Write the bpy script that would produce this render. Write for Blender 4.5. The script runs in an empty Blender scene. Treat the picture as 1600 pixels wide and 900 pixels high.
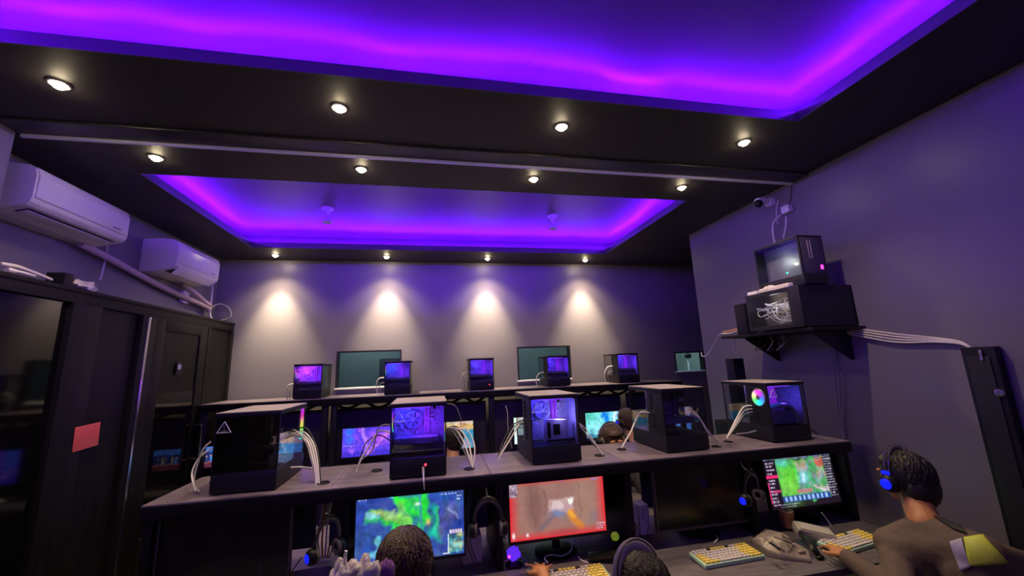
import bpy, bmesh, math, random
import numpy as np
from mathutils import Vector, Matrix, noise
random.seed(4); rng = np.random.default_rng(4)
SC = bpy.context.scene
COL = SC.collection
PI = math.pi

# ------------------------------------------------------------------ camera, world, exposure
FPX = 616.13
YAW, PITCH, ROLL = math.radians(11.527), math.radians(10.971), math.radians(-2.173)
EYE = Vector((0, 0, 1.75))
_f = Vector((math.sin(YAW)*math.cos(PITCH), math.cos(YAW)*math.cos(PITCH), math.sin(PITCH)))
_r0 = Vector((math.cos(YAW), -math.sin(YAW), 0)); _u0 = _r0.cross(_f)
_r = _r0*math.cos(ROLL) + _u0*math.sin(ROLL); _u = -_r0*math.sin(ROLL) + _u0*math.cos(ROLL)
cam_d = bpy.data.cameras.new('camera'); cam = bpy.data.objects.new('camera', cam_d); COL.objects.link(cam)
cam_d.sensor_width = 36; cam_d.lens = 36*FPX/1600; cam_d.clip_start = 0.02
cam.matrix_world = Matrix(((_r.x, _u.x, -_f.x, EYE.x), (_r.y, _u.y, -_f.y, EYE.y), (_r.z, _u.z, -_f.z, EYE.z), (0, 0, 0, 1)))
SC.camera = cam
w = bpy.data.worlds.new('world'); SC.world = w; w.use_nodes = True
w.node_tree.nodes['Background'].inputs[0].default_value = (0.3, 0.2, 0.6, 1)
w.node_tree.nodes['Background'].inputs[1].default_value = 0.01
SC.view_settings.view_transform = 'Standard'; SC.view_settings.look = 'None'
SC.view_settings.exposure = 0.0; SC.view_settings.gamma = 1.0; SC.view_settings.use_curve_mapping = False

WARM = (1.0, 0.75, 0.44)
VIOLET = (0.135, 0.003, 1.0)
DOWN_W = 24.5          # each recessed lamp
BACK_W = 270.0         # the wall washers by the back wall
LED_S = 450.0         # cove strips
LED_FAR = 360.0
WARM_BACK = (1.0, 0.82, 0.50)

def at(px, py, X=None, Y=None, Z=None):
    """point of the photograph's ray on a real plane of the room"""
    d = _r*((px-800)/FPX) + _u*((450-py)/FPX) + _f
    if X is not None: t = (X-EYE.x)/d.x
    elif Y is not None: t = (Y-EYE.y)/d.y
    else: t = (Z-EYE.z)/d.z
    return EYE + d*t

# ------------------------------------------------------------------ materials
def mat(name, col, rough=0.5, metal=0.0, emit=None, es=0.0, spec=None, bump=None, var=None, trans=0.0, coat=0.0, sheen=0.0):
    m = bpy.data.materials.new(name); m.use_nodes = True
    nt = m.node_tree; b = nt.nodes['Principled BSDF']
    b.inputs['Base Color'].default_value = (*col, 1); b.inputs['Roughness'].default_value = rough
    b.inputs['Metallic'].default_value = metal
    if spec is not None: b.inputs['Specular IOR Level'].default_value = spec
    if trans: b.inputs['Transmission Weight'].default_value = trans
    if coat: b.inputs['Coat Weight'].default_value = coat
    if sheen: b.inputs['Sheen Weight'].default_value = sheen
    if emit: b.inputs['Emission Color'].default_value = (*emit, 1); b.inputs['Emission Strength'].default_value = es
    tc = nt.nodes.new('ShaderNodeTexCoord')
    sc_, amt = var if var else (9.0, 0.12)
    n = nt.nodes.new('ShaderNodeTexNoise'); n.inputs['Scale'].default_value = sc_; n.inputs['Detail'].default_value = 4
    nt.links.new(tc.outputs['Object'], n.inputs['Vector'])
    mx = nt.nodes.new('ShaderNodeMix'); mx.data_type = 'RGBA'
    mx.inputs[6].default_value = (*[c*(1-amt) for c in col], 1); mx.inputs[7].default_value = (*[min(1, c*(1+amt)) for c in col], 1)
    nt.links.new(n.outputs['Fac'], mx.inputs[0]); nt.links.new(mx.outputs[2], b.inputs['Base Color'])
    if bump:
        bs, bd = bump
        n2 = nt.nodes.new('ShaderNodeTexNoise'); n2.inputs['Scale'].default_value = bs; n2.inputs['Detail'].default_value = 3
        nt.links.new(tc.outputs['Object'], n2.inputs['Vector'])
        bp = nt.nodes.new('ShaderNodeBump'); bp.inputs['Strength'].default_value = bd; bp.inputs['Distance'].default_value = 0.01
        nt.links.new(n2.outputs['Fac'], bp.inputs['Height']); nt.links.new(bp.outputs['Normal'], b.inputs['Normal'])
    return m

def wood_mat(name, c1, c2, rough, stretch=(1, 12, 12)):
    m = mat(name, c1, rough, spec=(0.25 if c1[0] < 0.02 else 0.5)); nt = m.node_tree; b = nt.nodes['Principled BSDF']
    tc = nt.nodes.new('ShaderNodeTexCoord'); mp = nt.nodes.new('ShaderNodeMapping'); mp.inputs['Scale'].default_value = stretch
    n = nt.nodes.new('ShaderNodeTexNoise'); n.inputs['Scale'].default_value = 3; n.inputs['Detail'].default_value = 8; n.inputs['Distortion'].default_value = 0.6
    nt.links.new(tc.outputs['Object'], mp.inputs[0]); nt.links.new(mp.outputs[0], n.inputs['Vector'])
    r = nt.nodes.new('ShaderNodeValToRGB'); r.color_ramp.elements[0].position = 0.35; r.color_ramp.elements[1].position = 0.65
    r.color_ramp.elements[0].color = (*c1, 1); r.color_ramp.elements[1].color = (*c2, 1)
    nt.links.new(n.outputs['Fac'], r.inputs[0]); nt.links.new(r.outputs[0], b.inputs['Base Color'])
    return m

def glass_mat(name, tint, refl=0.06, rough=0.02):
    m = bpy.data.materials.new(name); m.use_nodes = True; nt = m.node_tree
    for n in list(nt.nodes): nt.nodes.remove(n)
    o = nt.nodes.new('ShaderNodeOutputMaterial'); t = nt.nodes.new('ShaderNodeBsdfTransparent'); g = nt.nodes.new('ShaderNodeBsdfGlossy')
    t.inputs[0].default_value = (*tint, 1); g.inputs['Roughness'].default_value = rough; g.inputs[0].default_value = (.9, .9, .9, 1)
    lw = nt.nodes.new('ShaderNodeLayerWeight'); lw.inputs['Blend'].default_value = 0.5
    pw = nt.nodes.new('ShaderNodeMath'); pw.operation = 'POWER'; pw.inputs[1].default_value = 4.0
    ma = nt.nodes.new('ShaderNodeMath'); ma.operation = 'MULTIPLY_ADD'; ma.inputs[1].default_value = 0.8; ma.inputs[2].default_value = 0.045
    mx = nt.nodes.new('ShaderNodeMixShader'); nt.links.new(lw.outputs['Facing'], pw.inputs[0]); nt.links.new(pw.outputs[0], ma.inputs[0]); nt.links.new(ma.outputs[0], mx.inputs[0])
    nt.links.new(t.outputs[0], mx.inputs[1]); nt.links.new(g.outputs[0], mx.inputs[2]); nt.links.new(mx.outputs[0], o.inputs[0])
    return m

def emis(name, col, s):
    m = bpy.data.materials.new(name); m.use_nodes = True; nt = m.node_tree
    b = nt.nodes['Principled BSDF']; b.inputs['Base Color'].default_value = (*[c*0.3 for c in col], 1)
    b.inputs['Emission Color'].default_value = (*col, 1); b.inputs['Emission Strength'].default_value = s
    return m

M = {}
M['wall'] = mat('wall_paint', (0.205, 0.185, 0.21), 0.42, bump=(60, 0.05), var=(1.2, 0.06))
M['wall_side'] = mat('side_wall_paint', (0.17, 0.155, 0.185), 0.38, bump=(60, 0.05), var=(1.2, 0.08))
M['soffit'] = mat('soffit_paint', (0.030, 0.025, 0.028), 0.6, bump=(50, 0.05), var=(1.5, 0.1))
M['cove'] = mat('cove_paint', (0.080, 0.072, 0.084), 0.4, bump=(3, 0.05), var=(1.0, 0.15))
M['lip'] = mat('cove_lip_paint', (0.10, 0.10, 0.12), 0.5)
M['band'] = mat('dark_band_paint', (0.040, 0.034, 0.042), 0.4)
M['trim'] = mat('pale_trim', (0.85, 0.83, 0.88), 0.4)
M['floor'] = mat('floor_tile', (0.06, 0.055, 0.06), 0.3)
M['blackwood'] = wood_mat('black_laminate', (0.005, 0.0045, 0.005), (0.012, 0.010, 0.011), 0.5)
M['doorwood'] = wood_mat('black_door_wood', (0.003, 0.003, 0.003), (0.009, 0.007, 0.0065), 0.55, (10, 10, 1))
M['desktop'] = wood_mat('dark_desktop', (0.10, 0.08, 0.10), (0.17, 0.145, 0.165), 0.42, (2, 16, 4))
M['shelftop'] = wood_mat('dark_shelf_laminate', (0.115, 0.088, 0.118), (0.21, 0.165, 0.21), 0.36, (2, 16, 4))
M['blackglass'] = mat('black_gloss_panel', (0.004, 0.0035, 0.004), 0.06, spec=0.45)
M['blackpl'] = mat('black_plastic', (0.008, 0.008, 0.010), 0.38, spec=0.25)
M['blackmt'] = mat('black_powder_metal', (0.010, 0.010, 0.013), 0.45, spec=0.4, bump=(300, 0.1))
M['bezel'] = mat('monitor_bezel', (0.012, 0.012, 0.013), 0.35)
M['bezellit'] = mat('lit_brown_housing', (0.11, 0.09, 0.075), 0.35)  # brown tone puts the lamplit monitor edges into the colour
M['offscreen'] = mat('switched_off_screen', (0.008, 0.007, 0.009), 0.22)
M['casetop'] = mat('lit_case_top', (0.30, 0.26, 0.285), 0.5, bump=(250, 0.3), var=(6, 0.1))  # paler than the dark cover itself: light from above put into the colour
M['pcglass'] = glass_mat('tinted_side_glass', (0.82, 0.82, 0.88))
M['pcglass_dark'] = glass_mat('smoked_side_glass', (0.30, 0.30, 0.34))
M['clear'] = glass_mat('clear_plastic', (0.8, 0.82, 0.82))
M['window'] = glass_mat('window_glass', (0.75, 0.88, 0.88))
M['acwhite'] = mat('air_conditioner_plastic', (0.72, 0.68, 0.70), 0.28, spec=0.5)
M['acdark'] = mat('air_outlet_black', (0.02, 0.02, 0.022), 0.5)
M['cablewhite'] = mat('white_cable', (0.72, 0.68, 0.66), 0.45)
M['cableblack'] = mat('black_cable', (0.02, 0.02, 0.02), 0.45)
M['cablegrey'] = mat('grey_cable', (0.28, 0.27, 0.30), 0.45)
M['cableorange'] = mat('orange_cable', (0.75, 0.32, 0.10), 0.45)
M['cableblue'] = mat('blue_grey_cable', (0.30, 0.36, 0.55), 0.4)
M['foam'] = mat('pipe_wrap', (0.55, 0.42, 0.44), 0.7, bump=(80, 0.4))
M['metal'] = mat('brushed_metal', (0.55, 0.53, 0.53), 0.25, metal=1.0)
M['chrome'] = mat('dull_chrome', (0.7, 0.66, 0.64), 0.18, metal=1.0)
M['pcb'] = mat('circuit_board', (0.30, 0.30, 0.36), 0.4, var=(60, 0.6), bump=(120, 0.6))
M['pcpart'] = mat('grey_component', (0.22, 0.22, 0.27), 0.3, var=(30, 0.2))
M['whitegpu'] = mat('white_component', (0.75, 0.74, 0.72), 0.4)
M['redlight'] = emis('red_power_light', (1, 0.02, 0.04), 6)
M['sticker'] = mat('white_sticker', (0.75, 0.72, 0.80), 0.5, emit=(0.8, 0.75, 0.9), es=0.0)
M['lamp'] = emis('downlight_bulb', (1.0, 0.82, 0.52), 130)
M['lampring'] = mat('downlight_ring', (0.55, 0.50, 0.45), 0.4)
M['skin'] = mat('skin', (0.42, 0.20, 0.12), 0.5, var=(20, 0.12))
M['skinlit'] = mat('warm_lit_skin', (0.50, 0.21, 0.085), 0.5, var=(20, 0.12))  # orange lamplight on the skin put into its colour
M['nail'] = mat('painted_nails', (0.75, 0.65, 0.68), 0.2)
M['hair'] = mat('dark_brown_hair', (0.048, 0.022, 0.014), 0.45, var=(60, 0.6), bump=(140, 0.6))
M['hairblack'] = mat('black_hair', (0.014, 0.010, 0.009), 0.42, var=(60, 0.5), bump=(140, 0.6))
M['jacket'] = mat('brown_olive_jacket', (0.115, 0.080, 0.060), 0.85, bump=(25, 0.6), var=(5, 0.2))
M['jacketblack'] = mat('black_print', (0.01, 0.01, 0.012), 0.7)
M['jacketyellow'] = mat('yellow_green_panel', (0.50, 0.56, 0.06), 0.6)
M['jacketgrey'] = mat('lilac_grey_panel', (0.36, 0.32, 0.44), 0.6)
M['shirt'] = mat('dark_shirt', (0.04, 0.035, 0.05), 0.8, bump=(25, 0.5))
M['trousers'] = mat('dark_trousers', (0.02, 0.022, 0.03), 0.8, bump=(25, 0.5))
M['hpgrey'] = mat('headband_grey', (0.30, 0.25, 0.30), 0.4)
M['hplilac'] = mat('lilac_grey_band', (0.30, 0.25, 0.33), 0.4)
M['cushion'] = mat('leatherette_cushion', (0.10, 0.085, 0.08), 0.55, bump=(60, 0.4))
M['blueglow'] = emis('blue_ear_light', (0.004, 0.012, 1.0), 1.3)
M['keyY'] = mat('yellow_keycap', (0.80, 0.62, 0.14), 0.45)
M['keyW'] = mat('lilac_white_keycap', (0.66, 0.58, 0.62), 0.45)
M['keyK'] = mat('black_keycap', (0.02, 0.02, 0.02), 0.45)
M['mint'] = mat('mint_keyboard_case', (0.42, 0.66, 0.55), 0.4)
M['plasticgrey'] = mat('grey_brown_plastic', (0.26, 0.215, 0.19), 0.32, var=(7, 0.2), bump=(14, 0.5))
M['plasticclear'] = mat('milky_plastic', (0.50, 0.47, 0.42), 0.2, var=(12, 0.25), bump=(30, 0.6))
M['drink'] = mat('milk_tea', (0.55, 0.24, 0.09), 0.3)
M['cup'] = glass_mat('drinking_glass', (0.9, 0.88, 0.86))
M['red'] = mat('red_reflection', (0.85, 0.13, 0.12), 0.35, emit=(0.9, 0.12, 0.10), es=0.0, var=(3, 0.15))  # colour of a painted reflection on the door frame
M['cloth'] = mat('crumpled_white_cloth', (0.62, 0.56, 0.52), 0.8, bump=(30, 0.8))
M['clothpurple'] = mat('purple_cloth', (0.22, 0.08, 0.28), 0.8, bump=(30, 0.8))
M['paperbrown'] = mat('yellow_brown_wrapper', (0.55, 0.33, 0.08), 0.4, bump=(20, 0.9))
M['teal'] = mat('room_beyond_wall', (0.25, 0.27, 0.27), 0.7, var=(2, 0.15))
M['partition'] = mat('desk_partition', (0.055, 0.046, 0.075), 0.5)
M['white'] = mat('white_plastic', (0.75, 0.72, 0.75), 0.4)
M['green'] = emis('green_led', (0.05, 1.0, 0.35), 5)
M['pink'] = emis('pink_led', (1.0, 0.05, 0.6), 2.5)

# ------------------------------------------------------------------ mesh helpers
class MB:
    def __init__(s): s.bm = bmesh.new()
    def _quadbox(s, lo, hi, mtx=None):
        v = []
        for z in (lo[2], hi[2]):
            for x, y in ((lo[0], lo[1]), (hi[0], lo[1]), (hi[0], hi[1]), (lo[0], hi[1])):
                p = Vector((x, y, z)); v.append(s.bm.verts.new(mtx @ p if mtx else p))
        fs = [(3, 2, 1, 0), (4, 5, 6, 7), (0, 1, 5, 4), (1, 2, 6, 5), (2, 3, 7, 6), (3, 0, 4, 7)]
        return [s.bm.faces.new([v[i] for i in f]) for f in fs]
    def box(s, lo, hi, bev=0.0, mtx=None, seg=2):
        lo, hi = [min(a, b) for a, b in zip(lo, hi)], [max(a, b) for a, b in zip(lo, hi)]
        f = s._quadbox(lo, hi, mtx)
        if bev > 0:
            es = list({e for q in f for e in q.edges})
            bmesh.ops.bevel(s.bm, geom=es, offset=bev, segments=seg, profile=0.6, affect='EDGES')
        return s
    def prism(s, pts, axis, a, b, bev=0.0):
        """2-D outline pts extruded along axis 0/1/2 from a to b"""
        def mk(p, t):
            q = [0, 0, 0]; o = [i for i in range(3) if i != axis]; q[o[0]], q[o[1]] = p; q[axis] = t; return Vector(q)
        v0 = [s.bm.verts.new(mk(p, a)) for p in pts]; v1 = [s.bm.verts.new(mk(p, b)) for p in pts]
        n = len(pts); fs = [s.bm.faces.new(v0[::-1]), s.bm.faces.new(v1)]
        for i in range(n): fs.append(s.bm.faces.new((v0[i], v0[(i+1) % n], v1[(i+1) % n], v1[i])))
        if bev:
            bmesh.ops.bevel(s.bm, geom=list({e for q in fs for e in q.edges}), offset=bev, segments=2, profile=0.6, affect='EDGES')
        return s
    def tube(s, pts, r, n=8, smooth=True, cap=True, scale=(1, 1)):
        pts = [Vector(p) for p in pts]
        if smooth and len(pts) > 2:
            q = []
            P_ = [pts[0]] + pts + [pts[-1]]
            for i in range(1, len(P_)-2):
                for k in range(6):
                    t = k/6; a, b, c, d = P_[i-1], P_[i], P_[i+1], P_[i+2]
                    q.append(0.5*((2*b)+(c-a)*t+(2*a-5*b+4*c-d)*t*t+(3*b-a-3*c+d)*t**3))
            q.append(pts[-1]); pts = q
        rs = r if isinstance(r, (list, tuple)) else [r]*2
        rings = []; up = None
        for i, p in enumerate(pts):
            d = (pts[min(i+1, len(pts)-1)]-pts[max(i-1, 0)])
            if d.length < 1e-9: d = Vector((0, 0, 1))
            d.normalize()
            if up is None: up = Vector((0, 0, 1)) if abs(d.z) < 0.9 else Vector((0, 1, 0))
            x = d.cross(up).normalized(); up = x.cross(d).normalized()
            t = i/(len(pts)-1)*(len(rs)-1); k = min(int(t), len(rs)-2); rr = rs[k]+(rs[k+1]-rs[k])*(t-k)
            rings.append([s.bm.verts.new(p+(x*math.cos(a)*scale[0]+up*math.sin(a)*scale[1])*rr) for a in [2*PI*j/n for j in range(n)]])
        for a, b in zip(rings, rings[1:]):
            for j in range(n): s.bm.faces.new((a[j], a[(j+1) % n], b[(j+1) % n], b[j]))
        if cap:
            s.bm.faces.new(rings[0][::-1]); s.bm.faces.new(rings[-1])
        return s
    def lathe(s, prof, n=24, mtx=None):
        rings = []
        for r, z in prof:
            if r < 1e-6: rings.append([s.bm.verts.new(mtx @ Vector((0, 0, z)) if mtx else (0, 0, z))])
            else:
                L = []
                for j in range(n):
                    p = Vector((r*math.cos(2*PI*j/n), r*math.sin(2*PI*j/n), z)); L.append(s.bm.verts.new(mtx @ p if mtx else p))
                rings.append(L)
        for a, b in zip(rings, rings[1:]):
            for j in range(n):
                if len(a) == 1 and len(b) == 1: continue
                if len(a) == 1: s.bm.faces.new((a[0], b[(j+1) % n], b[j]))
                elif len(b) == 1: s.bm.faces.new((a[j], a[(j+1) % n], b[0]))
                else: s.bm.faces.new((a[j], a[(j+1) % n], b[(j+1) % n], b[j]))
        return s
    def torus(s, R, r, mtx=None, n=28, m=8, sc=(1, 1), arc=(0, 2*PI)):
        full = abs(arc[1]-arc[0]-2*PI) < 1e-6; k = n if full else n+1; rings = []
        for i in range(k):
            a = arc[0]+(arc[1]-arc[0])*i/n; L = []
            for j in range(m):
                b = 2*PI*j/m; q = R+r*math.cos(b)
                p = Vector((q*math.cos(a)*sc[0], q*math.sin(a)*sc[1], r*math.sin(b))); L.append(s.bm.verts.new(mtx @ p if mtx else p))
            rings.append(L)
        for i in range(n if full else n):
            a, b = rings[i], rings[(i+1) % k]
            for j in range(m): s.bm.faces.new((a[j], b[j], b[(j+1) % m], a[(j+1) % m]))
        if not full: s.bm.faces.new(rings[0]); s.bm.faces.new(rings[-1][::-1])
        return s
    def ell(s, c, rad, mtx=None, seg=20, rings=14, nz=0.0, ns=4.0):
        c = Vector(c); vs = []
        for i in range(rings+1):
            th = PI*i/rings
            for j in range(seg):
                if i in (0, rings) and j: continue
                ph = 2*PI*j/seg; d = Vector((math.sin(th)*math.cos(ph), math.sin(th)*math.sin(ph), math.cos(th)))
                k = 1+(nz*noise.noise(d*ns+c*7) if nz else 0)
                p = Vector((d.x*rad[0], d.y*rad[1], d.z*rad[2]))*k
                vs.append(s.bm.verts.new(c+(mtx @ p if mtx else p)))
        def ix(i, j): return 0 if i == 0 else (len(vs)-1 if i == rings else 1+(i-1)*seg+(j % seg))
        for i in range(rings):
            for j in range(seg):
                ids = [ix(i, j), ix(i+1, j), ix(i+1, j+1), ix(i, j+1)]; u = []
                for q in ids:
                    if q not in u: u.append(q)
                s.bm.faces.new([vs[q] for q in u])
        return s
    def caps(s, a, b, ra, rb, n=14):
        """tapered capsule"""
        a, b = Vector(a), Vector(b); d = (b-a); L = d.length; d = d.normalized() if L > 1e-6 else Vector((0, 0, 1))
        prof = [(0, -ra)]+[(ra*math.cos(t), -ra*math.sin(t)) for t in (1.15, 0.75, 0.35)]+[(ra, 0), (rb, L)]+[(rb*math.cos(t), L+rb*math.sin(t)) for t in (0.35, 0.75, 1.15)]+[(0, L+rb)]
        q = d.to_track_quat('Z', 'Y').to_matrix().to_4x4(); return s.lathe(prof, n, Matrix.Translation(a) @ q)
    def build(s, name, m, parent=None, smooth=True, loc=None, kind=None, label=None):
        bmesh.ops.recalc_face_normals(s.bm, faces=s.bm.faces)
        me = bpy.data.meshes.new(name); s.bm.to_mesh(me); s.bm.free()
        if smooth:
            for p in me.polygons: p.use_smooth = True
            me.set_sharp_from_angle(angle=math.radians(38))
        for mm in (m if isinstance(m, (list, tuple)) else [m]): me.materials.append(mm)
        o = bpy.data.objects.new(name, me); COL.objects.link(o)
        if parent: o.parent = parent
        if loc: o.location = loc
        if kind: o['kind'] = kind
        if label: o['label'] = label
        return o

def tag(o, label, cat, group=None):
    o['label'] = label; o['category'] = cat
    if group: o['group'] = group
    return o
def thing(name, label, cat, loc=(0, 0, 0), rz=0.0, group=None):
    o = bpy.data.objects.new(name, None); COL.objects.link(o); o.location = loc; o.rotation_euler = (0, 0, rz)
    o.empty_display_size = 0.05
    return tag(o, label, cat, group)
def struct(o): o['kind'] = 'structure'; return o
def copy_tree(o, parent=None):
    c = o.copy(); COL.objects.link(c); c.parent = parent
    for ch in list(o.children): copy_tree(ch, c)
    return c
def light(name, kind, loc, energy, color, parent=None, **kw):
    if name == 'case_glow': energy *= 4.0
    d = bpy.data.lights.new(name, kind); d.energy = energy; d.color = color
    for k, v in kw.items(): setattr(d, k, v)
    o = bpy.data.objects.new(name, d); COL.objects.link(o); o.location = loc
    if parent: o.parent = parent
    return o

# ------------------------------------------------------------------ room shell
H = 3.113; HC = 3.32; YB = 5.15; XR = 2.837; XA = -2.50; XD = -2.28; YR = 3.79; XRR = 4.30; YN = -2.6
struct(MB().box((XA-0.3, YN-0.1, -0.1), (XRR+0.2, YB+0.1, 0)).build('floor', M['floor'], smooth=False))
struct(MB().box((XA-0.3, YN-0.1, HC), (XRR+0.2, YB+0.1, HC+0.05)).build('ceiling', M['cove'], smooth=False))
FT = (-1.955, 2.90, 2.20, 4.61)      # x0, y0, x1, y1 of the far recess
BT = (-1.98, -1.9, 2.143, 1.752)     # the big recess
def slab(name, z0, z1, grow, m):
    b = MB(); f = (FT[0]-grow, FT[1]-grow, FT[2]+grow, FT[3]+grow); t = (BT[0]-grow, BT[1]-grow, BT[2]+grow, BT[3]+grow)
    X0, X1 = XA, XRR
    b.box((X0, YN, z0), (X1, t[1], z1)); b.box((X0, t[1], z0), (t[0], t[3], z1)); b.box((t[2], t[1], z0), (X1, t[3], z1))
    b.box((X0, t[3], z0), (X1, f[1], z1)); b.box((X0, f[1], z0), (f[0], f[3], z1)); b.box((f[2], f[1], z0), (X1, f[3], z1)); b.box((X0, f[3], z0), (X1, YB, z1))
    return struct(b.build(name, m, smooth=False))
slab('ceiling', H, H+0.055, 0.0, M['soffit'])
slab('ceiling', H+0.055, HC, 0.22, M['cove'])
def liner(n, t):
    b = MB(); e = 0.006; z0, z1 = H-0.001, H+0.062
    b.box((t[0], t[1], z0), (t[0]+e, t[3], z1)); b.box((t[2]-e, t[1], z0), (t[2], t[3], z1)); b.box((t[0], t[1], z0), (t[2], t[1]+e, z1)); b.box((t[0], t[3]-e, z0), (t[2], t[3], z1))
    struct(b.build('trim_%d' % n, M['lip'], smooth=False))
liner(1, BT); liner(2, FT)
# LED strips lying loosely on the cove ledges
def led(t, label, seed, zb, zr, st, side=0.0):
    random.seed(seed); o_ = 0.13; pts = []
    x0, y0, x1, y1 = t[0]-o_, t[1]-o_, t[2]+o_, t[3]+o_
    per = [(x0, y0, x1, y0), (x1, y0, x1, y1), (x1, y1, x0, y1), (x0, y1, x0, y0)]
    for a, b_, c, d in per:
        L = math.hypot(c-a, d-b_); n = int(L/0.12)
        nx, ny = (d-b_)/L, -(c-a)/L
        for i in range(n):
            u = i/n; px, py = a+(c-a)*u, b_+(d-b_)*u
            k = noise.noise(Vector((px*2.1+seed, py*2.1, 0)))
            k2 = noise.noise(Vector((px*1.3, py*1.3, seed+5)))
            up = max(0, k)*0.13 if 0.03 < u < 0.97 else 0
            pts.append((px+nx*0.05*k2, py+ny*0.05*k2, H+zb+min(zr, up)+(side*min(1, u*8, (1-u)*8) if not (b_ == d and b_ > t[1]) else 0)))
    pts.append(pts[0])
    m = MB().tube(pts, 0.005, 6, smooth=False, cap=False)
    o = m.build('led_strip', emis('violet_led', VIOLET, st)); tag(o, label, 'light strip'); return o
led(BT, 'violet LED strip glowing inside the large near ceiling recess', 3, 0.095, 0.045, LED_S)
led(FT, 'violet LED strip glowing inside the smaller far ceiling recess', 8, 0.074, 0.016, LED_FAR, 0.028)
# flat grey band and pale trim under the junction of both ceilings
struct(MB().box((XD, 2.31, H-0.012), (XR, 2.452, H+0.001), 0.004).build('trim_3', M['band'], smooth=False))
struct(MB().box((-2.235, 2.450, H-0.030), (XR, 2.466, H+0.001), 0.003).build('trim_4', M['trim'], smooth=False))

# back wall with its three openings
wins = [(at(526, 548, Y=YB), at(627, 604, Y=YB)), (at(808, 541, Y=YB), at(891, 594, Y=YB)), (at(1054, 550, Y=YB), at(1104, 581, Y=YB))]
ops = [(a.x, b.z, b.x, a.z) for a, b in wins]
ops[0] = (-1.14, 1.542, -0.385, 1.985); ops[1] = (1.085, 1.537, 1.82, 1.975); ops[2] = (3.375, 1.56, 3.85, 1.838)
b = MB(); xs = XA-0.1
for (x0, z0, x1, z1) in ops:
    b.box((xs, YB, 0), (x0, YB+0.1, HC)); b.box((x0, YB, 0), (x1, YB+0.1, z0)); b.box((x0, YB, z1), (x1, YB+0.1, HC)); xs = x1
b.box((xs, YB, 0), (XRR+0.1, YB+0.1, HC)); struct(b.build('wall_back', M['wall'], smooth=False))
struct(MB().box((XA, YB+1.2, 0.9), (XRR, YB+1.25, 2.6)).build('wall_beyond', M['teal'], smooth=False))
b = MB(); b.box((XA, YB+0.1, 2.6), (XRR, YB+1.25, 2.65)); struct(b.build('ceiling', M['teal'], smooth=False)); struct(MB().box((XA, YB+0.1, 0.85), (XRR, YB+1.25, 0.9)).build('floor', M['teal'], smooth=False))
struct(MB().box((XA-0.05, YB+0.1, 0.85), (XA, YB+1.25, 2.65)).build('wall_beyond_left', M['teal'], smooth=False)); struct(MB().box((XRR, YB+0.1, 0.85), (XRR+0.05, YB+1.25, 2.65)).build('wall_beyond_right', M['teal'], smooth=False))
for i, (x0, z0, x1, z1) in enumerate(ops):
    b = MB(); t = 0.018
    b.box((x0, YB-0.004, z0), (x0+t, YB+0.09, z1)); b.box((x1-t, YB-0.004, z0), (x1, YB+0.09, z1)); b.box((x0+t, YB-0.004, z1-t), (x1-t, YB+0.09, z1))
    w_ = struct(b.build('window_%d' % (i+1), M['blackmt'], smooth=False))
    struct(MB().box((x0-0.01, YB-0.02, z0-0.012), (x1, YB+0.09, z0+0.008), 0.003).build('window_sill', M['trim'], w_, smooth=False))
    MB().box((x0+t, YB+0.05, z0+0.008), (x1-t, YB+0.056, z1-t)).build('pane', M['window'], w_, smooth=False)
for lx, e_ in ((-0.9, 16), (1.3, 12), (3.6, 30)):
    light('annex_fill', 'POINT', (lx, YB+0.55, 2.5), e_, (0.80, 0.97, 0.98), shadow_soft_size=0.15)  # unseen fill lights added to brighten the room beyond the windows
# things seen beyond the glass
lt = thing('standing_lamp', 'dark round lamp head on pale stand behind small right window', 'lamp', (at(1075, 557, Y=5.75).x, 5.75, 0.9))
MB().ell((0, 0, 0.88), (0.055, 0.055, 0.04)).lathe([(0.0, 0.93), (0.02, 0.92), (0.025, 0.9)], 12).build('lamp_head', M['blackpl'], lt)
MB().tube([(0, 0, 0.01), (0, 0, 0.86)], 0.022, 10, smooth=False).build('pole', M['trim'], lt); MB().lathe([(0, 0), (0.11, 0), (0.11, 0.015), (0, 0.02)], 20).build('base', M['trim'], lt)
lt = thing('cabinet', 'dark cabinet seen through left back wall window', 'cabinet', (-0.52, YB+0.95, 0.9))
MB().box((-0.22, -0.2, 0), (0.22, 0.2, 1.0), 0.01).build('body', M['partition'], lt)
MB().box((-0.2, -0.215, 0.05), (0.2, -0.2, 0.95), 0.004).build('door', M['partition'], lt)

# side walls
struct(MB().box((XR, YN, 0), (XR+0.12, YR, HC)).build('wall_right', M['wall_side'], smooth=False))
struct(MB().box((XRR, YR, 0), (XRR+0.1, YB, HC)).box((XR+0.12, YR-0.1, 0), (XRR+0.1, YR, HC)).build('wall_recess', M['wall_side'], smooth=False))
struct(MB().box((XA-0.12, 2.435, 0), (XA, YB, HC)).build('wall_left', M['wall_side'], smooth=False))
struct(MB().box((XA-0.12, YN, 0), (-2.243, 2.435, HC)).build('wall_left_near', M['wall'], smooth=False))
struct(MB().box((XA-0.12, YN-0.1, 0), (XR+0.12, YN, HC)).build('wall_near', M['wall_side'], smooth=False))

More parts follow.
